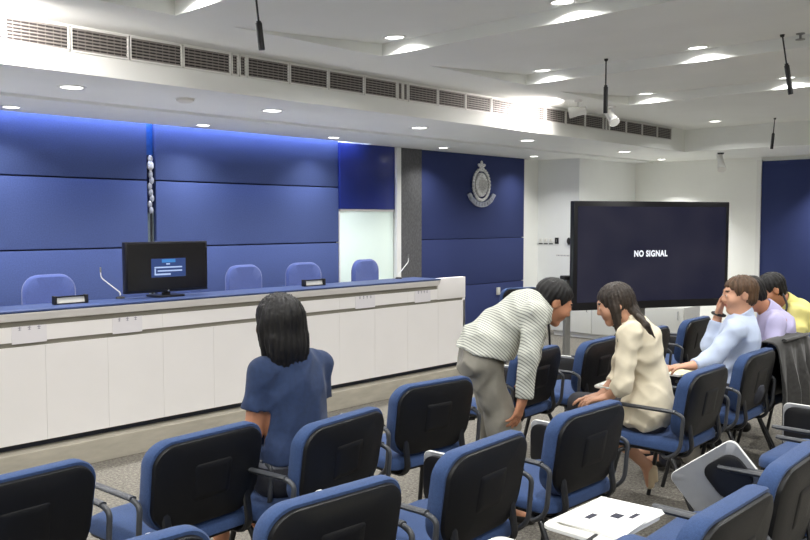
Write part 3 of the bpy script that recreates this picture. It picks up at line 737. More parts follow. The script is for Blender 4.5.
for x in (-.61, .51):
    for y in (-.25, .37):
        b = B(); bmesh.ops.create_cone(b, cap_ends=True, segments=18, radius1=.03, radius2=.03, depth=.03, matrix=T(x, y, .0305) @ Matrix.Rotation(PI/2, 4, 'Y')); build('caster', b, M['black'], tv)
t = empty('low_cabinet', (9.55, 5.45, 0), 0, 'low white cabinet standing behind the television', 'cabinet')
b = B(); box(b, .0, .42, -.95, .95, .06, .50, bev=.004); box(b, .03, .40, -.92, .92, 0, .06); build('carcass', b, M['white_metal'], t)
for k in range(3):
    y0 = -.94+k*.628
    b = B(); box(b, -.018, 0, y0, y0+.62, .07, .49, bev=.003); dr = build('door', b, M['wall'], t)
    b = B(); tube(b, [(-.018, y0+.06, .35), (-.035, y0+.06, .35), (-.035, y0+.06, .45), (-.018, y0+.06, .45)], .005, 8, rad=.01); build('handle', b, M['chrome'], dr)
t = empty('floor_stand', (7.50, 4.83, 0), ang, 'grey metal floor stand beside the left edge of the television', 'stand')
b = B(); box(b, -.03, .03, -.03, .03, .03, .95, bev=.006); build('post', b, M['grey_metal'], t)
b = B(); box(b, -.20, .20, -.15, .15, .0, .035, bev=.01); build('base', b, M['white_metal'], t)
b = B(); box(b, -.06, .06, -.05, .05, .93, .97, bev=.008); build('head', b, M['black'], t)
t = empty('microphone_stand', (7.62, 4.22, 0), 0, 'thin metal pole stand with a slanting cable under the television', 'stand')
b = B(); tube(b, [(0, 0, 0.02), (0, 0, .60)], .009, 8); build('pole', b, M['grey_metal'], t)
b = B(); lathe(b, [(.12, 0), (.12, .012), (.02, .025), (.001, .025)], 20); build('base', b, M['black'], t)
b = B(); tube(b, [(0, 0, .59), (-.10, .04, .42), (-.19, .10, .22), (-.24, .14, .02)], .006, 6); build('cable', b, M['black'], t)

# draped coat on the chair at right
def coat():
    b = B(); nx, ny = 34, 40; L = 1.02
    prof = []
    for j in range(ny+1):
        s = j/ny*L
        if s < .16: p = (.10-(.16-s)*-.0+.02*0, .822-(.16-s)*1.0)
        elif s < .26: a = (s-.16)/.10*PI; p = (.045+.052*math.cos(a), .822+.022*math.sin(a))
        else: p = (-.012-(s-.26)*.06, .822-(s-.26)*.86)
        prof.append(p)
    g = []
    for i in range(nx+1):
        u = i/nx*2-1; row = []
        for j, (y, zz) in enumerate(prof):
            s = j/ny*L; f = max(0, s-.24)
            fold = .022*math.sin(u*11+.6)+.012*math.sin(u*23+1.1)
            wob = .03*math.sin(u*2.2+1)*f
            row.append(b.verts.new((u*(.275+.05*f+.01*math.sin(s*9))+wob, y-max(0, fold+.018)*min(1, f*3)*1.3-.006+.30*(u*.24)**2, zz+.012*math.sin(u*5)*(s > .5)-.02*u*u)))
        g.append(row)
    for i in range(nx):
        for j in range(ny): b.faces.new((g[i][j], g[i+1][j], g[i+1][j+1], g[i][j+1]))
    t = empty('coat', (5.33, 1.81, 0), 0, 'dark grey coat draped over the chair back at far right', 'coat')
    o = build('cloth', b, M['coat'], t); md = o.modifiers.new('thickness', 'SOLIDIFY'); md.thickness = .008; md.offset = 1
    b = B(); tube(b, [(-.2, -.015, .836), (-.1, -.03, .842), (.1, -.03, .842), (.2, -.015, .836)], .014, 8, rad=.05, flat=(1.2, .7)); build('collar', b, M['coat'], t)
coat()
def bag(loc, rz, sx, sy, sz, m, name, label, hand=True):
    t = empty(name, loc, rz, label, 'bag')
    b = B(); box(b, -sx, sx, -sy, sy, 0, sz, bev=min(sx, sy)*.55, seg=4)
    for v in b.verts:
        k = v.co.z/sz; v.co.x *= 1-.22*k; v.co.y *= 1-.45*k; v.co.z += .012*math.sin(v.co.x*30)*k
    build('body', b, m, t)
    for s in (-1, 1):
        b = B(); tube(b, [(-sx*.45, s*sy*.4, sz*.93), (-sx*.35, s*sy*.55, sz*1.3), (sx*.35, s*sy*.55, sz*1.3), (sx*.45, s*sy*.4, sz*.93)], .008, 6, rad=.05); build('handle', b, m, t)
bag((2.02, 1.17, .489), .1, .15, .08, .13, M['bag_black'], 'handbag', 'black bag on the chair seat under the paper-covered tablet')
bag((5.16, 2.36, 0), .6, .16, .09, .20, M['bag_pale'], 'tote_bag', 'pale canvas bag on the floor below the seated men')

# ------------------------------------------------------------------ people: bodies and clothes as smooth implicit surfaces
V3 = lambda *a: np.array(a, float)
def unit(v): v = np.asarray(v, float); return v/np.linalg.norm(v)
class Prim:
    def __init__(s, f, c, R, k, op='add'): s.f, s.c, s.R, s.k, s.op = f, np.asarray(c, float), R, k, op
def cap(a, b, ra, rb=None, k=.02, flat=None, op='add'):
    """tapered capsule; flat = (axis, factor) squashes the cross-section along an axis"""
    rb = ra if rb is None else rb; a = np.asarray(a, float); b = np.asarray(b, float)
    def sq(P):
        if flat is None: return P
        w = unit(flat[0]); return P+(1/flat[1]-1)*np.sum((P-a)*w, -1)[..., None]*w
    def f(P):
        A = a; Bq = sq(b); Q = sq(P); ab = Bq-A; L = max(1e-9, ab@ab)
        t = np.clip(((Q-A)@ab)/L, 0, 1)
        return (np.linalg.norm(Q-A-t[..., None]*ab, axis=-1)-(ra+(rb-ra)*t))*(1 if flat is None else .85)
    return Prim(f, (a+b)/2, np.linalg.norm(b-a)/2+max(ra, rb), k, op)
def ell(c, r, fr=None, k=.02, op='add'):
    c = np.asarray(c, float); r = np.asarray(r, float); F = np.eye(3) if fr is None else fr
    def f(P):
        q = (P-c)@F
        k0 = np.linalg.norm(q/r, axis=-1); k1 = np.linalg.norm(q/r**2, axis=-1)+1e-9
        return k0*(k0-1)/k1
    return Prim(f, c, max(r), k, op)
def cut(a, d, r, k=.004, L=.2):   # flat-ended cut that opens a sleeve: removes what lies beyond a along d
    a = np.asarray(a, float); d = unit(d)
    def f(P):
        q = P-a; t = q@d
        return np.maximum(np.maximum(np.linalg.norm(q-t[..., None]*d, axis=-1)-r, -t), t-L)
    return Prim(f, a, r+L, k, 'sub')
def plane(p, n, k=.004):   # keep the side the normal points away from
    p = np.asarray(p, float); n = unit(n)
    return Prim(lambda P: (P-p)@n, p, 1e3, k, 'int')
def field(prims, P, cull=None):
    d = np.full(P.shape[:-1], 1.)
    for p in prims:
        if cull is not None and p.op == 'add':
            m = np.linalg.norm(cull[0]-p.c, axis=1) < p.R+cull[1]+p.k+.02
            if not m.any(): continue
        else: m = slice(None)
        a = d[m]; g = p.f(P[m])
        if p.op == 'add':
            h = np.clip(.5+.5*(a-g)/p.k, 0, 1); d[m] = a*(1-h)+g*h-p.k*h*(1-h)
        else:
            if p.op == 'sub': g = -g
            h = np.clip(.5-.5*(a-g)/p.k, 0, 1); d[m] = a*(1-h)+g*h+p.k*h*(1-h)
    return d
def surface(prims, h, disp=None):
    adds = [p for p in prims if p.op == 'add']
    lo = np.min([p.c-p.R for p in adds], 0)-.04; hi = np.max([p.c+p.R for p in adds], 0)+.04
    nb = np.ceil((hi-lo)/(8*h)).astype(int); half = 4*h*1.7321
    I = np.stack(np.meshgrid(*[np.arange(n) for n in nb], indexing='ij'), -1).reshape(-1, 3)
    C = lo+(I*8+4)*h
    dc = field(prims, C)
    act = np.abs(dc) < half*1.35+.015
    I = I[act]; C = C[act]
    o = np.arange(9); off = np.stack(np.meshgrid(o, o, o, indexing='ij'), -1)
    D = np.empty((len(I), 9, 9, 9))
    for s in range(0, len(I), 200):
        Pb = lo+(I[s:s+200, None, None, None, :]*8+off[None])*h
        d = field(prims, Pb, (C[s:s+200], half))
        if disp is not None: d = d+disp(Pb)
        D[s:s+200] = d
    sg = D < 0
    cs = [(i, j, k) for i in (0, 1) for j in (0, 1) for k in (0, 1)]
    cnt = sum(sg[:, i:i+8, j:j+8, k:k+8].astype(int) for i, j, k in cs)
    cell = np.argwhere((cnt > 0) & (cnt < 8))
    vals = np.stack([D[cell[:, 0], cell[:, 1]+i, cell[:, 2]+j, cell[:, 3]+k] for i, j, k in cs], 1)
    pos = np.zeros((len(cell), 3)); n = np.zeros(len(cell)); ca = np.array(cs, float)
    for a in range(8):
        for b in range(a+1, 8):
            if np.abs(ca[a]-ca[b]).sum() == 1:
                va, vb = vals[:, a], vals[:, b]; m = (va < 0) != (vb < 0)
                t = np.where(m, va/np.where(m, va-vb, 1), 0)
                pos += np.where(m[:, None], ca[a]+(ca[b]-ca[a])*t[:, None], 0); n += m
    gi = I[cell[:, 0]]*8+cell[:, 1:]
    verts = lo+(gi+pos/n[:, None])*h
    N = nb*8+2; key = lambda g: (g[:, 0]*N[1]+g[:, 1])*N[2]+g[:, 2]
    ids = key(gi); order = np.argsort(ids); sid = ids[order]
    faces = []
    for ax in range(3):
        e = [0, 0, 0]; e[ax] = 1
        s0 = sg[:, :8, :8, :8]; s1 = sg[:, e[0]:e[0]+8, e[1]:e[1]+8, e[2]:e[2]+8]
        w = np.argwhere(s0 != s1)
        if not len(w): continue
        g = I[w[:, 0]]*8+w[:, 1:]; flip = s0[tuple(w.T)]
        u, v = (ax+1) % 3, (ax+2) % 3
        q = []
        for du, dv in ((0, 0), (1, 0), (1, 1), (0, 1)):
            gg = g.copy(); gg[:, u] -= du; gg[:, v] -= dv; kk = key(gg)
            p = np.clip(np.searchsorted(sid, kk), 0, len(sid)-1)
            q.append(np.where(sid[p] == kk, order[p], -1))
        q = np.stack(q, 1); ok = (q >= 0).all(1); q = q[ok]; fl = flip[ok]
        q[fl] = q[fl][:, ::-1]
        faces.append(q)
    return verts, np.concatenate(faces)
def smesh(name, prims, mats, root, h=.008, disp=None, paint=None, label=None, extra=None):
    v, f = surface(prims, h, disp); v = v-np.array(root.location)
    f = f[:, ::-1]
    if not isinstance(mats, list): mats = [mats]
    me = bpy.data.meshes.new(name)
    me.from_pydata(v.tolist(), [], f.tolist())
    for m in mats: me.materials.append(m)
    mi = np.zeros(len(f), int)
    if paint:
        c = v[f].mean(1)+np.array(root.location)
        for pr, idx in paint: mi[pr.f(c) < 0] = idx
    me.polygons.foreach_set('material_index', mi.tolist()); me.polygons.foreach_set('use_smooth', [True]*len(f))
    o = bpy.data.objects.new(name, me); COL.objects.link(o); o.parent = root
    if label: o['label'] = label
    return o
CY, SY = math.cos(math.radians(YAW)), math.sin(math.radians(YAW))
FWD = V3(CY, SY, 0); RGT = V3(SY, -CY, 0); UPV = V3(0, 0, 1)
def W(px, py, d):
    """a joint read off the photograph at distance d"""
    u = 1.55-(py-220)/840*d; r = (px-405)/840*d
    return FWD*d+RGT*r+V3(0, 0, u)
def frame(fw, up):
    fw = unit(fw); up = np.asarray(up, float); up = unit(up-(up@fw)*fw); x = np.cross(fw, up)
    return np.stack([x, fw, up], 1)     # columns: right, forward, up
def head_prims(c, F, neck, s=1.):
    L = lambda x, y, z: c+F@(V3(x, y, z)*s)
    e = lambda p, r, k=.02, op='add': ell(L(*p), np.array(r)*s, F, k, op)
    P = [e((0, -.014, .030), (.073, .094, .082), .02), e((0, .026, -.036), (.056, .062, .076), .03), cap(L(-.012, .068, -.093), L(.012, .068, -.093), .018*s, k=.025),
         cap(L(-.032, .080, .030), L(.032, .080, .030), .012*s, k=.02),
         e((-.030, .098, .010), (.017, .014, .012), .012, 'sub'), e((.030, .098, .010), (.017, .014, .012), .012, 'sub'),
         cap(L(0, .088, .016), L(0, .104, -.022), .008*s, .012*s, k=.014), cap(L(-.011, .094, -.026), L(.011, .094, -.026), .008*s, k=.008),
         e((-.03, .087, .009), (.014, .011, .010), .006), e((.03, .087, .009), (.014, .011, .010), .006),
         cap(L(-.019, .082, -.050), L(.019, .082, -.050), .009*s, k=.010), cap(L(-.016, .082, -.061), L(.016, .082, -.061), .009*s, k=.006),
         e((-.040, .058, -.025), (.026, .030, .026), .03), e((.040, .058, -.025), (.026, .030, .026), .03)]
    for q in (-1, 1):
        P += [e((q*.074, -.006, -.002), (.009, .020, .030), .008), e((q*.082, .002, -.0), (.006, .010, .016), .006, 'sub')]
    P += [cap(L(0, -.022, -.045), neck, .050*s, .056*s, k=.03)]
    paint = [(e((0, .094, -.0555), (.020, .012, .009)), 1), (e((-.03, .101, .009), (.013, .012, .0065)), 2), (e((.03, .101, .009), (.013, .012, .0065)), 2),
             (e((-.03, .101, .009), (.006, .014, .006)), 3), (e((.03, .101, .009), (.006, .014, .006)), 3),
             (e((-.032, .092, .034), (.022, .02, .006)), 4), (e((.032, .092, .034), (.022, .02, .006)), 4)]
    return P, paint
def hand_prims(w, d, pn, thumb, curl=.35, s=1.):
    """palm, four unequal bent fingers and a thumb; pn points out of the palm, thumb = +1 / -1 side"""
    d = unit(d); pn = unit(pn-(pn@d)*d); lat = np.cross(d, pn)*thumb; P = []
    ln = [(.034, .024, .019), (.038, .027, .020), (.035, .025, .019), (.027, .019, .017)]; kb = [.086, .090, .085, .076]
    for q in range(4):
        o = (.030-.020*q)*s
        kn = w+d*kb[q]*s+lat*o
        P.append(cap(w+d*.012*s+lat*o*.55, kn, .0125*s, .0105*s, k=.012))
        p = kn; a = 0.
        for t, l in enumerate(ln[q]):
            a += curl*(1 if t else .6)+.05*q
            nx = p+(d*math.cos(a)+pn*math.sin(a)+lat*(.06-.05*q)*math.cos(a))*l*s
            P.append(cap(p, nx, (.0092-.0007*t)*s, (.0087-.0008*t)*s, k=.003)); p = nx
    b = w+d*.022*s+lat*.020*s
    m = b+(d*.62+lat*.70+pn*.30)*.042*s; e1 = m+(d*.85+lat*.36+pn*.35)*.032*s; e2 = e1+(d*.92+lat*.08+pn*.35)*.024*s
    P += [cap(b, m, .015*s, .012*s, k=.012), cap(m, e1, .011*s, .010*s, k=.004), cap(e1, e2, .0098*s, .008*s, k=.003), cap(w-d*.01*s, w+d*.03*s, .025*s, .024*s, k=.015, flat=(pn, .7))]
    return P
def torso(J, ax, g=0., k=.05, w=1.):
    """pelvis - waist - chest - neck, flattened front to back along ax"""
    fl = lambda f: (ax, f)
    return [cap(J['pelvis']+J['lat']*.055, J['pelvis']-J['lat']*.055, (.115+g)*w, k=k, flat=fl(.88)),
            cap(J['pelvis'], J['waist'], (.150+g)*w, (.135+g)*w, k=k, flat=fl(.74)), cap(J['waist'], J['chest'], (.135+g)*w, (.155+g)*w, k=k, flat=fl(.74)),
            cap(J['chest'], J['neck'], (.150+g)*w, .058+g, k=k, flat=fl(.72))] + \
           [cap(J['chest']*.45+J['neck']*.55, J[q+'_sh'], (.07+g)*w, (.053+g)*w, k=.04) for q in ('near', 'far')]
def wrinkles(amp, f, seed, d=(1, 1, 1)):
    r = np.random.RandomState(seed); ks = [unit(r.randn(3)*np.array(d))*f*(.6+.9*r.rand()) for _ in range(5)]; ph = r.rand(5)*6
    def fn(P):
        s = 0
        for k, p in zip(ks, ph): s = s+(1-2*np.abs(np.sin(.5*(P@k+p+1.6*np.sin(P@(k[[1, 2, 0]]*.35))))))*(.5+.5*np.sin(P@(k[[2, 0, 1]]*.22)+p))
        return -.75*amp*s/1.6
    return fn
def strands(c, F, amp=.0025, n=26):
    def fn(P):
        q = (P-c)@F; a = np.arctan2(q[..., 0], q[..., 1]+.02)
        return amp*(np.sin(a*n+q[..., 2]*14)+.6*np.sin(a*n*2.3+1+q[..., 2]*9))
    return fn
SKIN = lambda s, hr: [s, M['lip'], M['eye_white'], M['iris'], hr]
def shoe(an, toe, m, root, h=.007):
    d = unit(toe-an); heel = an-d*.045; heel[2] = max(.0, an[2]-.05)+.028
    t = toe.copy()
    P = [cap(heel, an+V3(0, 0, -.005), .034, .036, k=.02), cap(heel, t, .032, .030, k=.03), plane((0, 0, min(.001, 0)+max(0, an[2]-.105)), (0, 0, -1))]
    smesh('shoe', P, m, root, h)

# ---- woman in navy, seen from behind
def woman_navy():
    x, y = 2.08, 2.60
    r = empty('person', (x, y, 0), 0, 'person with dark shoulder-length hair in a navy blouse, sitting with back to the camera', 'person')
    L = lambda a, b, c: V3(x+a, y+b, c)
    J = dict(pelvis=L(0, 0, .585), waist=L(0, .0, .74), chest=L(0, .02, .885), neck=L(0, .02, 1.035), lat=V3(1, 0, 0), near_sh=L(-.142, .02, .965), far_sh=L(.142, .02, .965))
    el = [L(-.172, .04, .725), L(.172, .06, .735)]; wr = [L(-.10, .27, .66), L(.08, .28, .66)]
    hip = [L(-.085, .04, .565), L(.085, .04, .565)]; kn = [L(-.08, .44, .535), L(.10, .44, .535)]; an = [L(-.06, .42, .085), L(.12, .40, .085)]
    hc = L(-.042, .04, 1.142); F = frame((.10, 1, -.04), (-.03, .04, 1))
    hp, pt = head_prims(hc, F, J['neck'], .98)
    P = torso(J, V3(0, 1, 0), -.014, w=.93)+hp
    for i in (0, 1):
        P += [cap(J['near_sh' if i == 0 else 'far_sh'], el[i], .042, .035, k=.03), cap(el[i], wr[i], .035, .024, k=.01),
              cap(hip[i], kn[i], .070, .052, k=.03), cap(kn[i], an[i], .050, .032, k=.02), cap(an[i], an[i]+V3(0, .13, -.045), .03, .024, k=.02)]
        P += hand_prims(wr[i], (.45*(1 if i == 0 else -1), .8, -.25), V3(0, -.2, -1), -1 if i == 0 else 1, .3, .92)
    smesh('body', P, SKIN(M['skin'], M['hair_black']), r, .0065, paint=pt)
    P = torso(J, V3(0, 1, 0), .004, w=.95)+[cap(J['near_sh'], J['near_sh']*.36+el[0]*.64, .052, .058, k=.03), cap(J['far_sh'], J['far_sh']*.36+el[1]*.64, .052, .058, k=.03),
        cap(L(-.06, 0, .60), L(.06, 0, .60), .122, k=.05), plane(L(0, 0, .615), (0, 0, -1)), cap(L(0, .05, 1.05), L(0, .05, 1.2), .062, k=.008, op='sub')]
    for i, s in ((0, 'near_sh'), (1, 'far_sh')):
        u = unit(el[i]-J[s]); P.append(cut(J[s]+u*.145+V3(-.012 if i == 0 else .012, 0, 0), u, .066, L=.14))
    smesh('blouse', P, M['navy_cloth'], r, .0075, disp=wrinkles(.007, 55, 3, (1, .4, .8)))
    P = [cap(L(-.07, .0, .575), L(.07, 0, .575), .115, k=.04)]+[cap(hip[i], kn[i], .088, .072, k=.05) for i in (0, 1)]+[plane(L(0, 0, .64), (0, 0, 1)), plane(L(0, .46, 0), (0, 1, 0))]
    smesh('skirt', P, M['dark_skirt'], r, .009, disp=wrinkles(.002, 30, 5))
    P = [cap(L(-.055, .0, .61), L(.055, 0, .61), .128, k=.04, flat=(V3(0, 1, 0), .9)), plane(L(0, 0, .628), (0, 0, 1)), plane(L(0, 0, .600), (0, 0, -1))]
    smesh('hem_band', P, M['pale_skirt'], r, .006, label='pale grey hem band')
    e = lambda p, rr, k=.02, op='add': ell(hc+F@V3(*p), rr, F, k, op)
    c = lambda a, b, ra, rb, k=.03, fl=.62: cap(hc+F@V3(*a), hc+F@V3(*b), ra, rb, k, (F[:, 1], fl))
    P = [e((0, -.012, .030), (.086, .106, .094)), c((0, -.045, 0), (.004, -.060, -.08), .092, .084), c((-.058, -.010, -.02), (-.076, -.020, -.165), .044, .016), c((.055, -.02, -.02), (.092, -.02, -.155), .042, .010),
         c((.03, -.065, -.06), (.045, -.075, -.205), .050, .008), c((-.025, -.065, -.06), (-.02, -.075, -.185), .050, .012), c((.0, -.065, -.06), (.085, -.065, -.175), .046, .008), c((-.04, -.05, -.06), (-.058, -.06, -.18), .044, .010),
         e((0, .125, -.03), (.056, .075, .092), .012, 'sub')]
    smesh('hair', P, M['hair_black'], r, .006, disp=strands(hc, F, .0032, 24))
    shoe(an[0], an[0]+V3(0, .13, -.05), M['shoe_dark'], r); shoe(an[1], an[1]+V3(0, .13, -.05), M['shoe_dark'], r)

# ---- man bending over
def man_bending():
    d = 4.3
    r = empty('person', tuple(W(497, 500, d)*V3(1, 1, 0)), 0, 'person in a striped white shirt and grey trousers, standing and bending over to the right', 'person')
    J = dict(pelvis=W(481, 354, d), waist=W(497, 331, d), chest=W(524, 315, d), neck=W(544, 307, d), lat=FWD, near_sh=W(536, 314, d-.175), far_sh=W(540, 310, d+.17))
    ax = unit(RGT*.55+UPV*-.83)
    el = [W(530, 357, d-.22), W(536, 343, d+.22)]; wr = [W(524, 400, d-.2), W(531, 368, d+.34)]
    hip = [W(481, 364, d-.09), W(482, 362, d+.09)]; kn = [W(505, 425, d-.10), W(497, 425, d+.10)]; an = [W(503, 518, d-.10), W(490, 497, d+.12)]
    an[0][2] = an[1][2] = .085
    F = frame(RGT*.86-UPV*.50+FWD*.12, UPV*.86+RGT*.50); hc = W(554, 302, d)
    hp, pt = head_prims(hc, F, J['neck'], .97)
    P = torso(J, ax, -.026, w=.76)+hp
    for i, s in ((0, 'near_sh'), (1, 'far_sh')):
        P += [cap(J[s], el[i], .046, .038, k=.03), cap(el[i], wr[i], .038, .026, k=.01), cap(hip[i], kn[i], .072, .056, k=.03), cap(kn[i], an[i], .052, .035, k=.02), cap(an[i], an[i]+RGT*.14-UPV*.045, .033, .026, k=.02)]
        P += hand_prims(wr[i], -UPV*.95-RGT*.26, -RGT*.7-FWD*.5*(1 if i == 0 else -1)*-1, 1 if i == 0 else -1, .22, 1.02)
    smesh('body', P, SKIN(M['skin'], M['hair_black']), r, .0065, paint=pt)
    P = torso(J, ax, .006)
    sp = unit(J['waist']-J['pelvis'])
    P += [cap(J['pelvis']+sp*.07, J['pelvis']-UPV*.02, .146, .146, k=.04, flat=(ax, .86)), cap(J['pelvis']+sp*.04-FWD*.075, J['pelvis']+sp*.04+FWD*.075, .125, k=.04), cap(W(500, 345, d-.05), W(500, 345, d+.05), .085, k=.07), plane(J['pelvis']+UPV*.012, -unit(UPV*.97+RGT*.22))]
    for i, s in ((0, 'near_sh'), (1, 'far_sh')):
        P += [cap(J[s], el[i], .060, .052, k=.03), cap(el[i], wr[i]-UPV*.02, .052, .044, k=.02)]
    P += [cap(J['neck']+RGT*.01, hc, .060, k=.008, op='sub'), ell(hc, (.085, .1, .10), F, .01, 'sub')]
    for i in (0, 1): P.append(cut(wr[i]+UPV*.0, -UPV, .075))
    smesh('shirt', P, M['check_shirt'], r, .007, disp=wrinkles(.010, 62, 8, (.6, .6, 1.2)))
    P = [cap(hip[0], hip[1], .105, k=.05), cap(J['pelvis']+sp*.03, J['pelvis']-UPV*.03, .136, .122, k=.05, flat=(ax, .84))]
    for i in (0, 1): P += [cap(hip[i], kn[i], .090, .078, k=.03), cap(kn[i], an[i], .080, .074, k=.05)]
    P += [plane(J['pelvis']+sp*.032, sp), plane((0, 0, .035), (0, 0, -1))]
    smesh('trousers', P, M['grey_trousers'], r, .0085, disp=wrinkles(.016, 66, 11, (1, 1, .6)))
    e = lambda p, rr, k=.012, op='add': ell(hc+F@V3(*p), rr, F, k, op)
    P = [e((0, -.016, .034), (.080, .101, .087)), e((0, -.05, -.02), (.070, .056, .065)), e((0, .106, -.028), (.11, .090, .098), .02, 'sub'), e((.082, .0, -.012), (.03, .026, .034), .008, 'sub'), e((-.082, .0, -.012), (.03, .026, .034), .008, 'sub')]
    smesh('hair', P, M['hair_black'], r, .006, disp=strands(hc, F, .002, 20))
    b = B(); o = np.array(r.location)
    pts = [W(540, 302, d-.06), W(547, 313, d-.085), W(550, 330, d-.06), W(551, 347, d-.05), W(550, 330, d-.035), W(549, 312, d+.06), W(541, 300, d+.06)]
    tube(b, [tuple(p-o) for p in pts], .0055, 6, rad=.02); build('lanyard', b, M['black'], r)
    for i in (0, 1): shoe(an[i], an[i]+RGT*.15-UPV*.055, M['shoe_dark'], r)

# ---- girl in cream blouse
def girl_cream():
    d = 4.32; f = -RGT
    r = empty('person', tuple(W(650, 412, d)*V3(1, 1, 0)), 0, 'person with long brown hair in a cream blouse, seated and leaning towards the bending man', 'person')
    J = dict(pelvis=W(651, 410, d), waist=W(650, 381, d), chest=W(640, 347, d), neck=W(629, 320, d), lat=FWD, near_sh=W(631, 333, d-.15), far_sh=W(629, 330, d+.15))
    ax = unit(f+UPV*.25)
    el = [W(625, 386, d-.19), W(620, 378, d+.16)]; wr = [W(610, 399, d-.10), W(603, 397, d+.12)]
    Y = V3(0, 1, 0)
    hip = [W(650, 417, d-.07), W(650, 417, d+.07)]; kn = [hip[0]+Y*.40+UPV*-.005, hip[1]+Y*.40]
    an = [W(650, 468, 4.62), kn[1]+V3(.04, -.02, 0)]; an[1][2] = .085
    F = frame(f*.93-UPV*.34+FWD*.10, UPV*.95+f*.32); hc = W(616, 304, d)
    hp, pt = head_prims(hc, F, J['neck'], .91)
    P = torso(J, ax, -.016, w=.9)+hp
    for i, s in ((0, 'near_sh'), (1, 'far_sh')):
        P += [cap(J[s], el[i], .040, .034, k=.03), cap(el[i], wr[i], .034, .024, k=.01), cap(hip[i], kn[i], .068, .052, k=.03), cap(kn[i], an[i], .050, .031, k=.02)]
        toe = an[i]+(RGT*.05-UPV*.12+Y*.03 if i == 0 else Y*.12-UPV*.05)
        P.append(cap(an[i], toe, .028, .022, k=.02))
        P += hand_prims(wr[i], f*.9+UPV*-.15+FWD*.2, -UPV, 1 if i == 1 else -1, .25, .92)
    smesh('body', P, SKIN(M['skin_pale'], M['hair_dark']), r, .0062, paint=pt)
    P = torso(J, ax, .008, w=.88)
    P += [cap(W(652, 405, d-.07), W(652, 405, d+.07), .118, k=.06), cap(W(647, 416, d-.09), W(643, 416, d-.07), .10, k=.05), cap(J['near_sh'], el[0], .056, .050, k=.03), cap(J['far_sh'], el[1], .054, .046, k=.03), cap(el[0], el[0]*.55+wr[0]*.45, .052, .050, k=.008), cap(el[1], el[1]*.55+wr[1]*.45, .05, .048, k=.008),
          plane(W(650, 425, d), -unit(UPV-RGT*.14)), cap(J['neck']+UPV*.02, hc, .055, k=.008, op='sub'), ell(hc, (.085, .1, .105), F, .01, 'sub')]
    for i in (0, 1): u = unit(wr[i]-el[i]); P.append(cut(el[i]+u*.055, u, .058, L=.16))
    smesh('blouse', P, M['cream'], r, .007, disp=wrinkles(.009, 60, 21, (1, 1, .8)))
    P = [cap(hip[0], hip[1], .112, k=.04)]+[cap(hip[i], kn[i], .082, .068, k=.05) for i in (0, 1)]+[plane(kn[0]+Y*.055, (0, 1, 0))]
    smesh('skirt', P, M['dark_skirt'], r, .009, disp=wrinkles(.002, 30, 5))
    e = lambda p, rr, k=.014, op='add': ell(hc+F@(V3(*p)*.92), np.array(rr)*.92, F, k, op)
    c = lambda a, b, ra, rb, k=.02: cap(hc+F@(V3(*a)*.92), hc+F@(V3(*b)*.92), ra*.92, rb*.92, k)
    n = -1  # near side is her left
    P = [e((0, -.014, .030), (.083, .103, .092)), c((-.055, .015, -.01), (-.062, .035, -.12), .034, .016), c((.055, .015, -.01), (.062, .035, -.12), .034, .016), c((0, -.06, -.01), (-.02, -.085, -.09), .058, .03),
         c((-.060, .02, -.07), (-.065, .06, -.20), .016, .007), cap(hc+F@V3(-.03, -.075, -.06), W(648, 326, d-.15), .022, .017, .02), cap(W(648, 326, d-.15), W(657, 339, d-.14), .017, .005, .01),
         e((0, .118, -.035), (.058, .078, .098), .012, 'sub')]
    smesh('hair', P, M['hair_dark'], r, .006, disp=strands(hc, F, .0026, 24))
    toe = an[0]+RGT*.05-UPV*.12+Y*.03
    P = [cap(an[0]-UPV*.025+RGT*.02, toe, .026, .026, k=.02), cap(an[0]+RGT*.045-UPV*.02, an[0]+RGT*.06-UPV*.09, .018, .010, k=.02), cap(an[0]-RGT*.02+UPV*.0, toe-RGT*.03, .022, k=.01, op='sub')]
    smesh('shoe', P, M['shoe_pale'], r, .006); shoe(an[1], an[1]+Y*.13-UPV*.055, M['shoe_pale'], r)

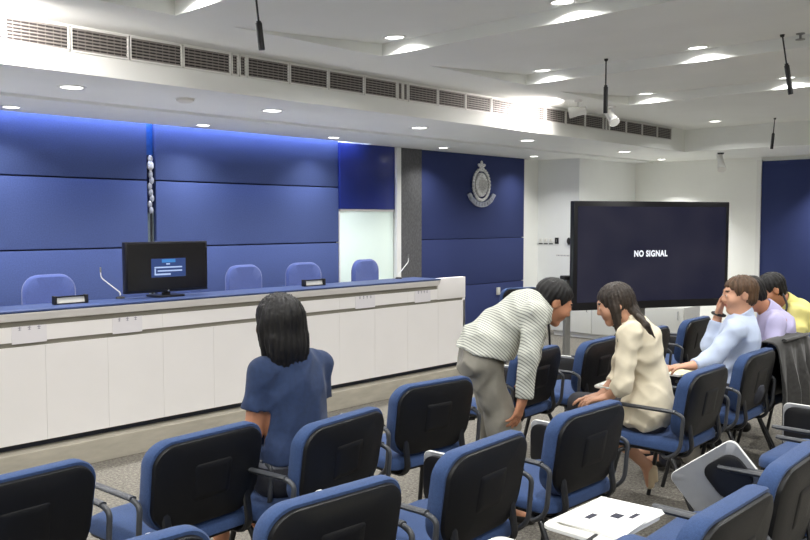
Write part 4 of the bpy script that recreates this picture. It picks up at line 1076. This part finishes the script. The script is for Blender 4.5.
# ---- the three seated men at right
def seated_man(label, d, pel, wai, che, nec, hcp, nsh, fsh, nel, fel, nwr, fwr, shirt, hairm, skin, Fh, seed, fhand, nhand, hs=1., extra=None):
    f = -RGT; Y = V3(0, 1, 0)
    r = empty('person', tuple(W(*pel, d)*V3(1, 1, 0)), 0, label, 'person')
    J = dict(pelvis=W(*pel, d), waist=W(*wai, d), chest=W(*che, d), neck=W(*nec, d), lat=FWD, near_sh=W(*nsh, d-.17), far_sh=W(*fsh, d+.17))
    ax = unit(f+UPV*.2)
    el = [W(*nel), W(*fel)]; wr = [W(*nwr), W(*fwr)]
    J['pelvis'][2] = max(J['pelvis'][2], .585)
    hip = [J['pelvis']-FWD*.08-UPV*.015, J['pelvis']+FWD*.08-UPV*.015]; kn = [hip[0]+Y*.42, hip[1]+Y*.42]; an = [kn[0]+V3(0, .02, 0), kn[1]+V3(0, .03, 0)]
    an[0][2] = an[1][2] = .085
    F = Fh; hc = W(*hcp, d)
    hp, pt = head_prims(hc, F, J['neck'], hs)
    P = torso(J, ax, -.016)+hp
    for i, s in ((0, 'near_sh'), (1, 'far_sh')):
        P += [cap(J[s], el[i], .046, .038, k=.03), cap(el[i], wr[i], .038, .026, k=.01), cap(hip[i], kn[i], .076, .056, k=.03), cap(kn[i], an[i], .052, .035, k=.02), cap(an[i], an[i]+Y*.14-UPV*.045, .033, .026, k=.02)]
    P += hand_prims(wr[0], *nhand)+hand_prims(wr[1], *fhand)
    smesh('body', P, SKIN(skin, hairm), r, .0068, paint=pt)
    P = torso(J, ax, .006, w=.93)
    for i, s in ((0, 'near_sh'), (1, 'far_sh')): P += [cap(J[s], el[i], .060, .054, k=.03), cap(el[i], wr[i], .052, .040, k=.02)]
    P += [plane(J['pelvis']-UPV*.05, -UPV), ell(hc, np.array((.083, .1, .112))*hs, F, .01, 'sub'), cap(J['neck']+UPV*.03, hc, .056, k=.008, op='sub')]
    for i in (0, 1): u = unit(wr[i]-el[i]); P.append(cut(wr[i]-u*.012, u, .055, L=.12))
    smesh('shirt', P, shirt, r, .0075, disp=wrinkles(.009, 58, seed, (1, 1, .8)))
    u = unit(hc-J['neck'])
    P = [cap(J['neck']-u*.02, J['neck']+u*.03, .076, .070, k=.01), cap(J['neck']-u*.10, J['neck']+u*.2, .056, k=.004, op='sub'), plane(J['neck']+u*.040, unit(u+f*.5))]
    smesh('collar', P, shirt, r, .006)
    P = [cap(hip[0], hip[1], .125, k=.05)]+[cap(hip[i], kn[i], .090, .074, k=.04) for i in (0, 1)]+[cap(kn[i], an[i], .072, .058, k=.04) for i in (0, 1)]+[plane(J['pelvis']+UPV*.02, UPV), plane((0, 0, .04), (0, 0, -1))]
    smesh('trousers', P, M['dark_trousers'], r, .010, disp=wrinkles(.004, 26, seed+1))
    e = lambda p, rr, k=.012, op='add': ell(hc+F@(V3(*p)*hs), np.array(rr)*hs, F, k, op)
    P = [e((0, -.014, .034), (.083, .104, .090)), e((0, -.045, -.02), (.072, .060, .06)), e((0, .104, -.034), (.11, .088, .098), .012, 'sub'), e((.084, .0, -.012), (.03, .026, .034), .008, 'sub'), e((-.084, .0, -.012), (.03, .026, .034), .008, 'sub')]
    smesh('hair', P, hairm, r, .006, disp=strands(hc, F, .003, 18))
    for i in (0, 1): shoe(an[i], an[i]+Y*.15-UPV*.055, M['shoe_dark'], r)
    return r, J, wr, el
woman_navy(); man_bending(); girl_cream()
F_ = -RGT
pb, J_, wr_, el_ = seated_man('person in a pale blue shirt with brown hair, seated, one hand raised to the face', 4.88, (739, 384), (740, 358), (741, 338), (743, 318), (741, 295), (737, 331), (741, 327),
    (714, 360, 4.66), (712, 347, 5.0), (694, 367, 4.62), (719, 319, 4.98), M['pale_blue'], M['hair_brown'], M['skin_pale'], frame(F_*.96-UPV*.10+FWD*.02, UPV), 31,
    (UPV*.95+RGT*.2, RGT*.6-FWD*.6, -1, .3, .98), (F_*.98-UPV*.05, -UPV, -1, .25, .98), .94)
b = B(); o_ = np.array(pb.location); u_ = unit(wr_[1]-el_[1]); a_ = unit(np.cross(u_, UPV)); c_ = np.cross(u_, a_); q_ = wr_[1]+u_*.028-o_
tube(b, [tuple(q_+.036*(a_*math.cos(t)+c_*math.sin(t))) for t in [2*PI*k/20 for k in range(21)]], .008, 8); build('watch', b, M['black'], pb)
seated_man('person in a lavender shirt, seated between the men in pale blue and yellow, head bowed', 5.32, (778, 380), (779, 352), (777, 332), (770, 312), (751, 295), (778, 324), (772, 320),
    (776, 356, 5.06), (752, 350, 5.45), (750, 366, 5.05), (740, 362, 5.45), M['lavender'], M['hair_black'], M['skin'], frame(F_*.85-UPV*.45, UPV*.85+F_*.4), 41,
    (F_, -UPV, 1, .25), (F_, -UPV, -1, .25), .95)
pc, J_, wr_, el_ = seated_man('person in a pale yellow shirt with black hair and dark lanyard, farthest right', 5.78, (803, 372), (804, 346), (800, 322), (789, 304), (772, 290), (801, 315), (792, 310),
    (800, 346, 5.54), (775, 340, 5.9), (778, 356, 5.5), (765, 352, 5.9), M['yellow'], M['hair_black'], M['skin'], frame(F_*.88-UPV*.40, UPV*.85+F_*.4), 51,
    (F_, -UPV, 1, .25), (F_, -UPV, -1, .25), .97)
b = B(); o_ = np.array(pc.location)
tube(b, [tuple(p-o_) for p in (W(784, 294, 5.71), W(787, 300, 5.68), W(789, 306, 5.66), W(786, 318, 5.62), W(780, 330, 5.62))], .008, 6, rad=.02); build('lanyard', b, M['black'], pc)


# ------------------------------------------------------------------ world and view
w = bpy.data.worlds.new('room_air'); scene.world = w; w.use_nodes = True
w.node_tree.nodes['Background'].inputs['Color'].default_value = (.8, .85, 1, 1); w.node_tree.nodes['Background'].inputs['Strength'].default_value = .02
vs = scene.view_settings
vs.view_transform = 'Standard'; vs.look = 'None'; vs.gamma = 1; vs.use_curve_mapping = False; vs.exposure = 0.23
scene.display_settings.display_device = 'sRGB'
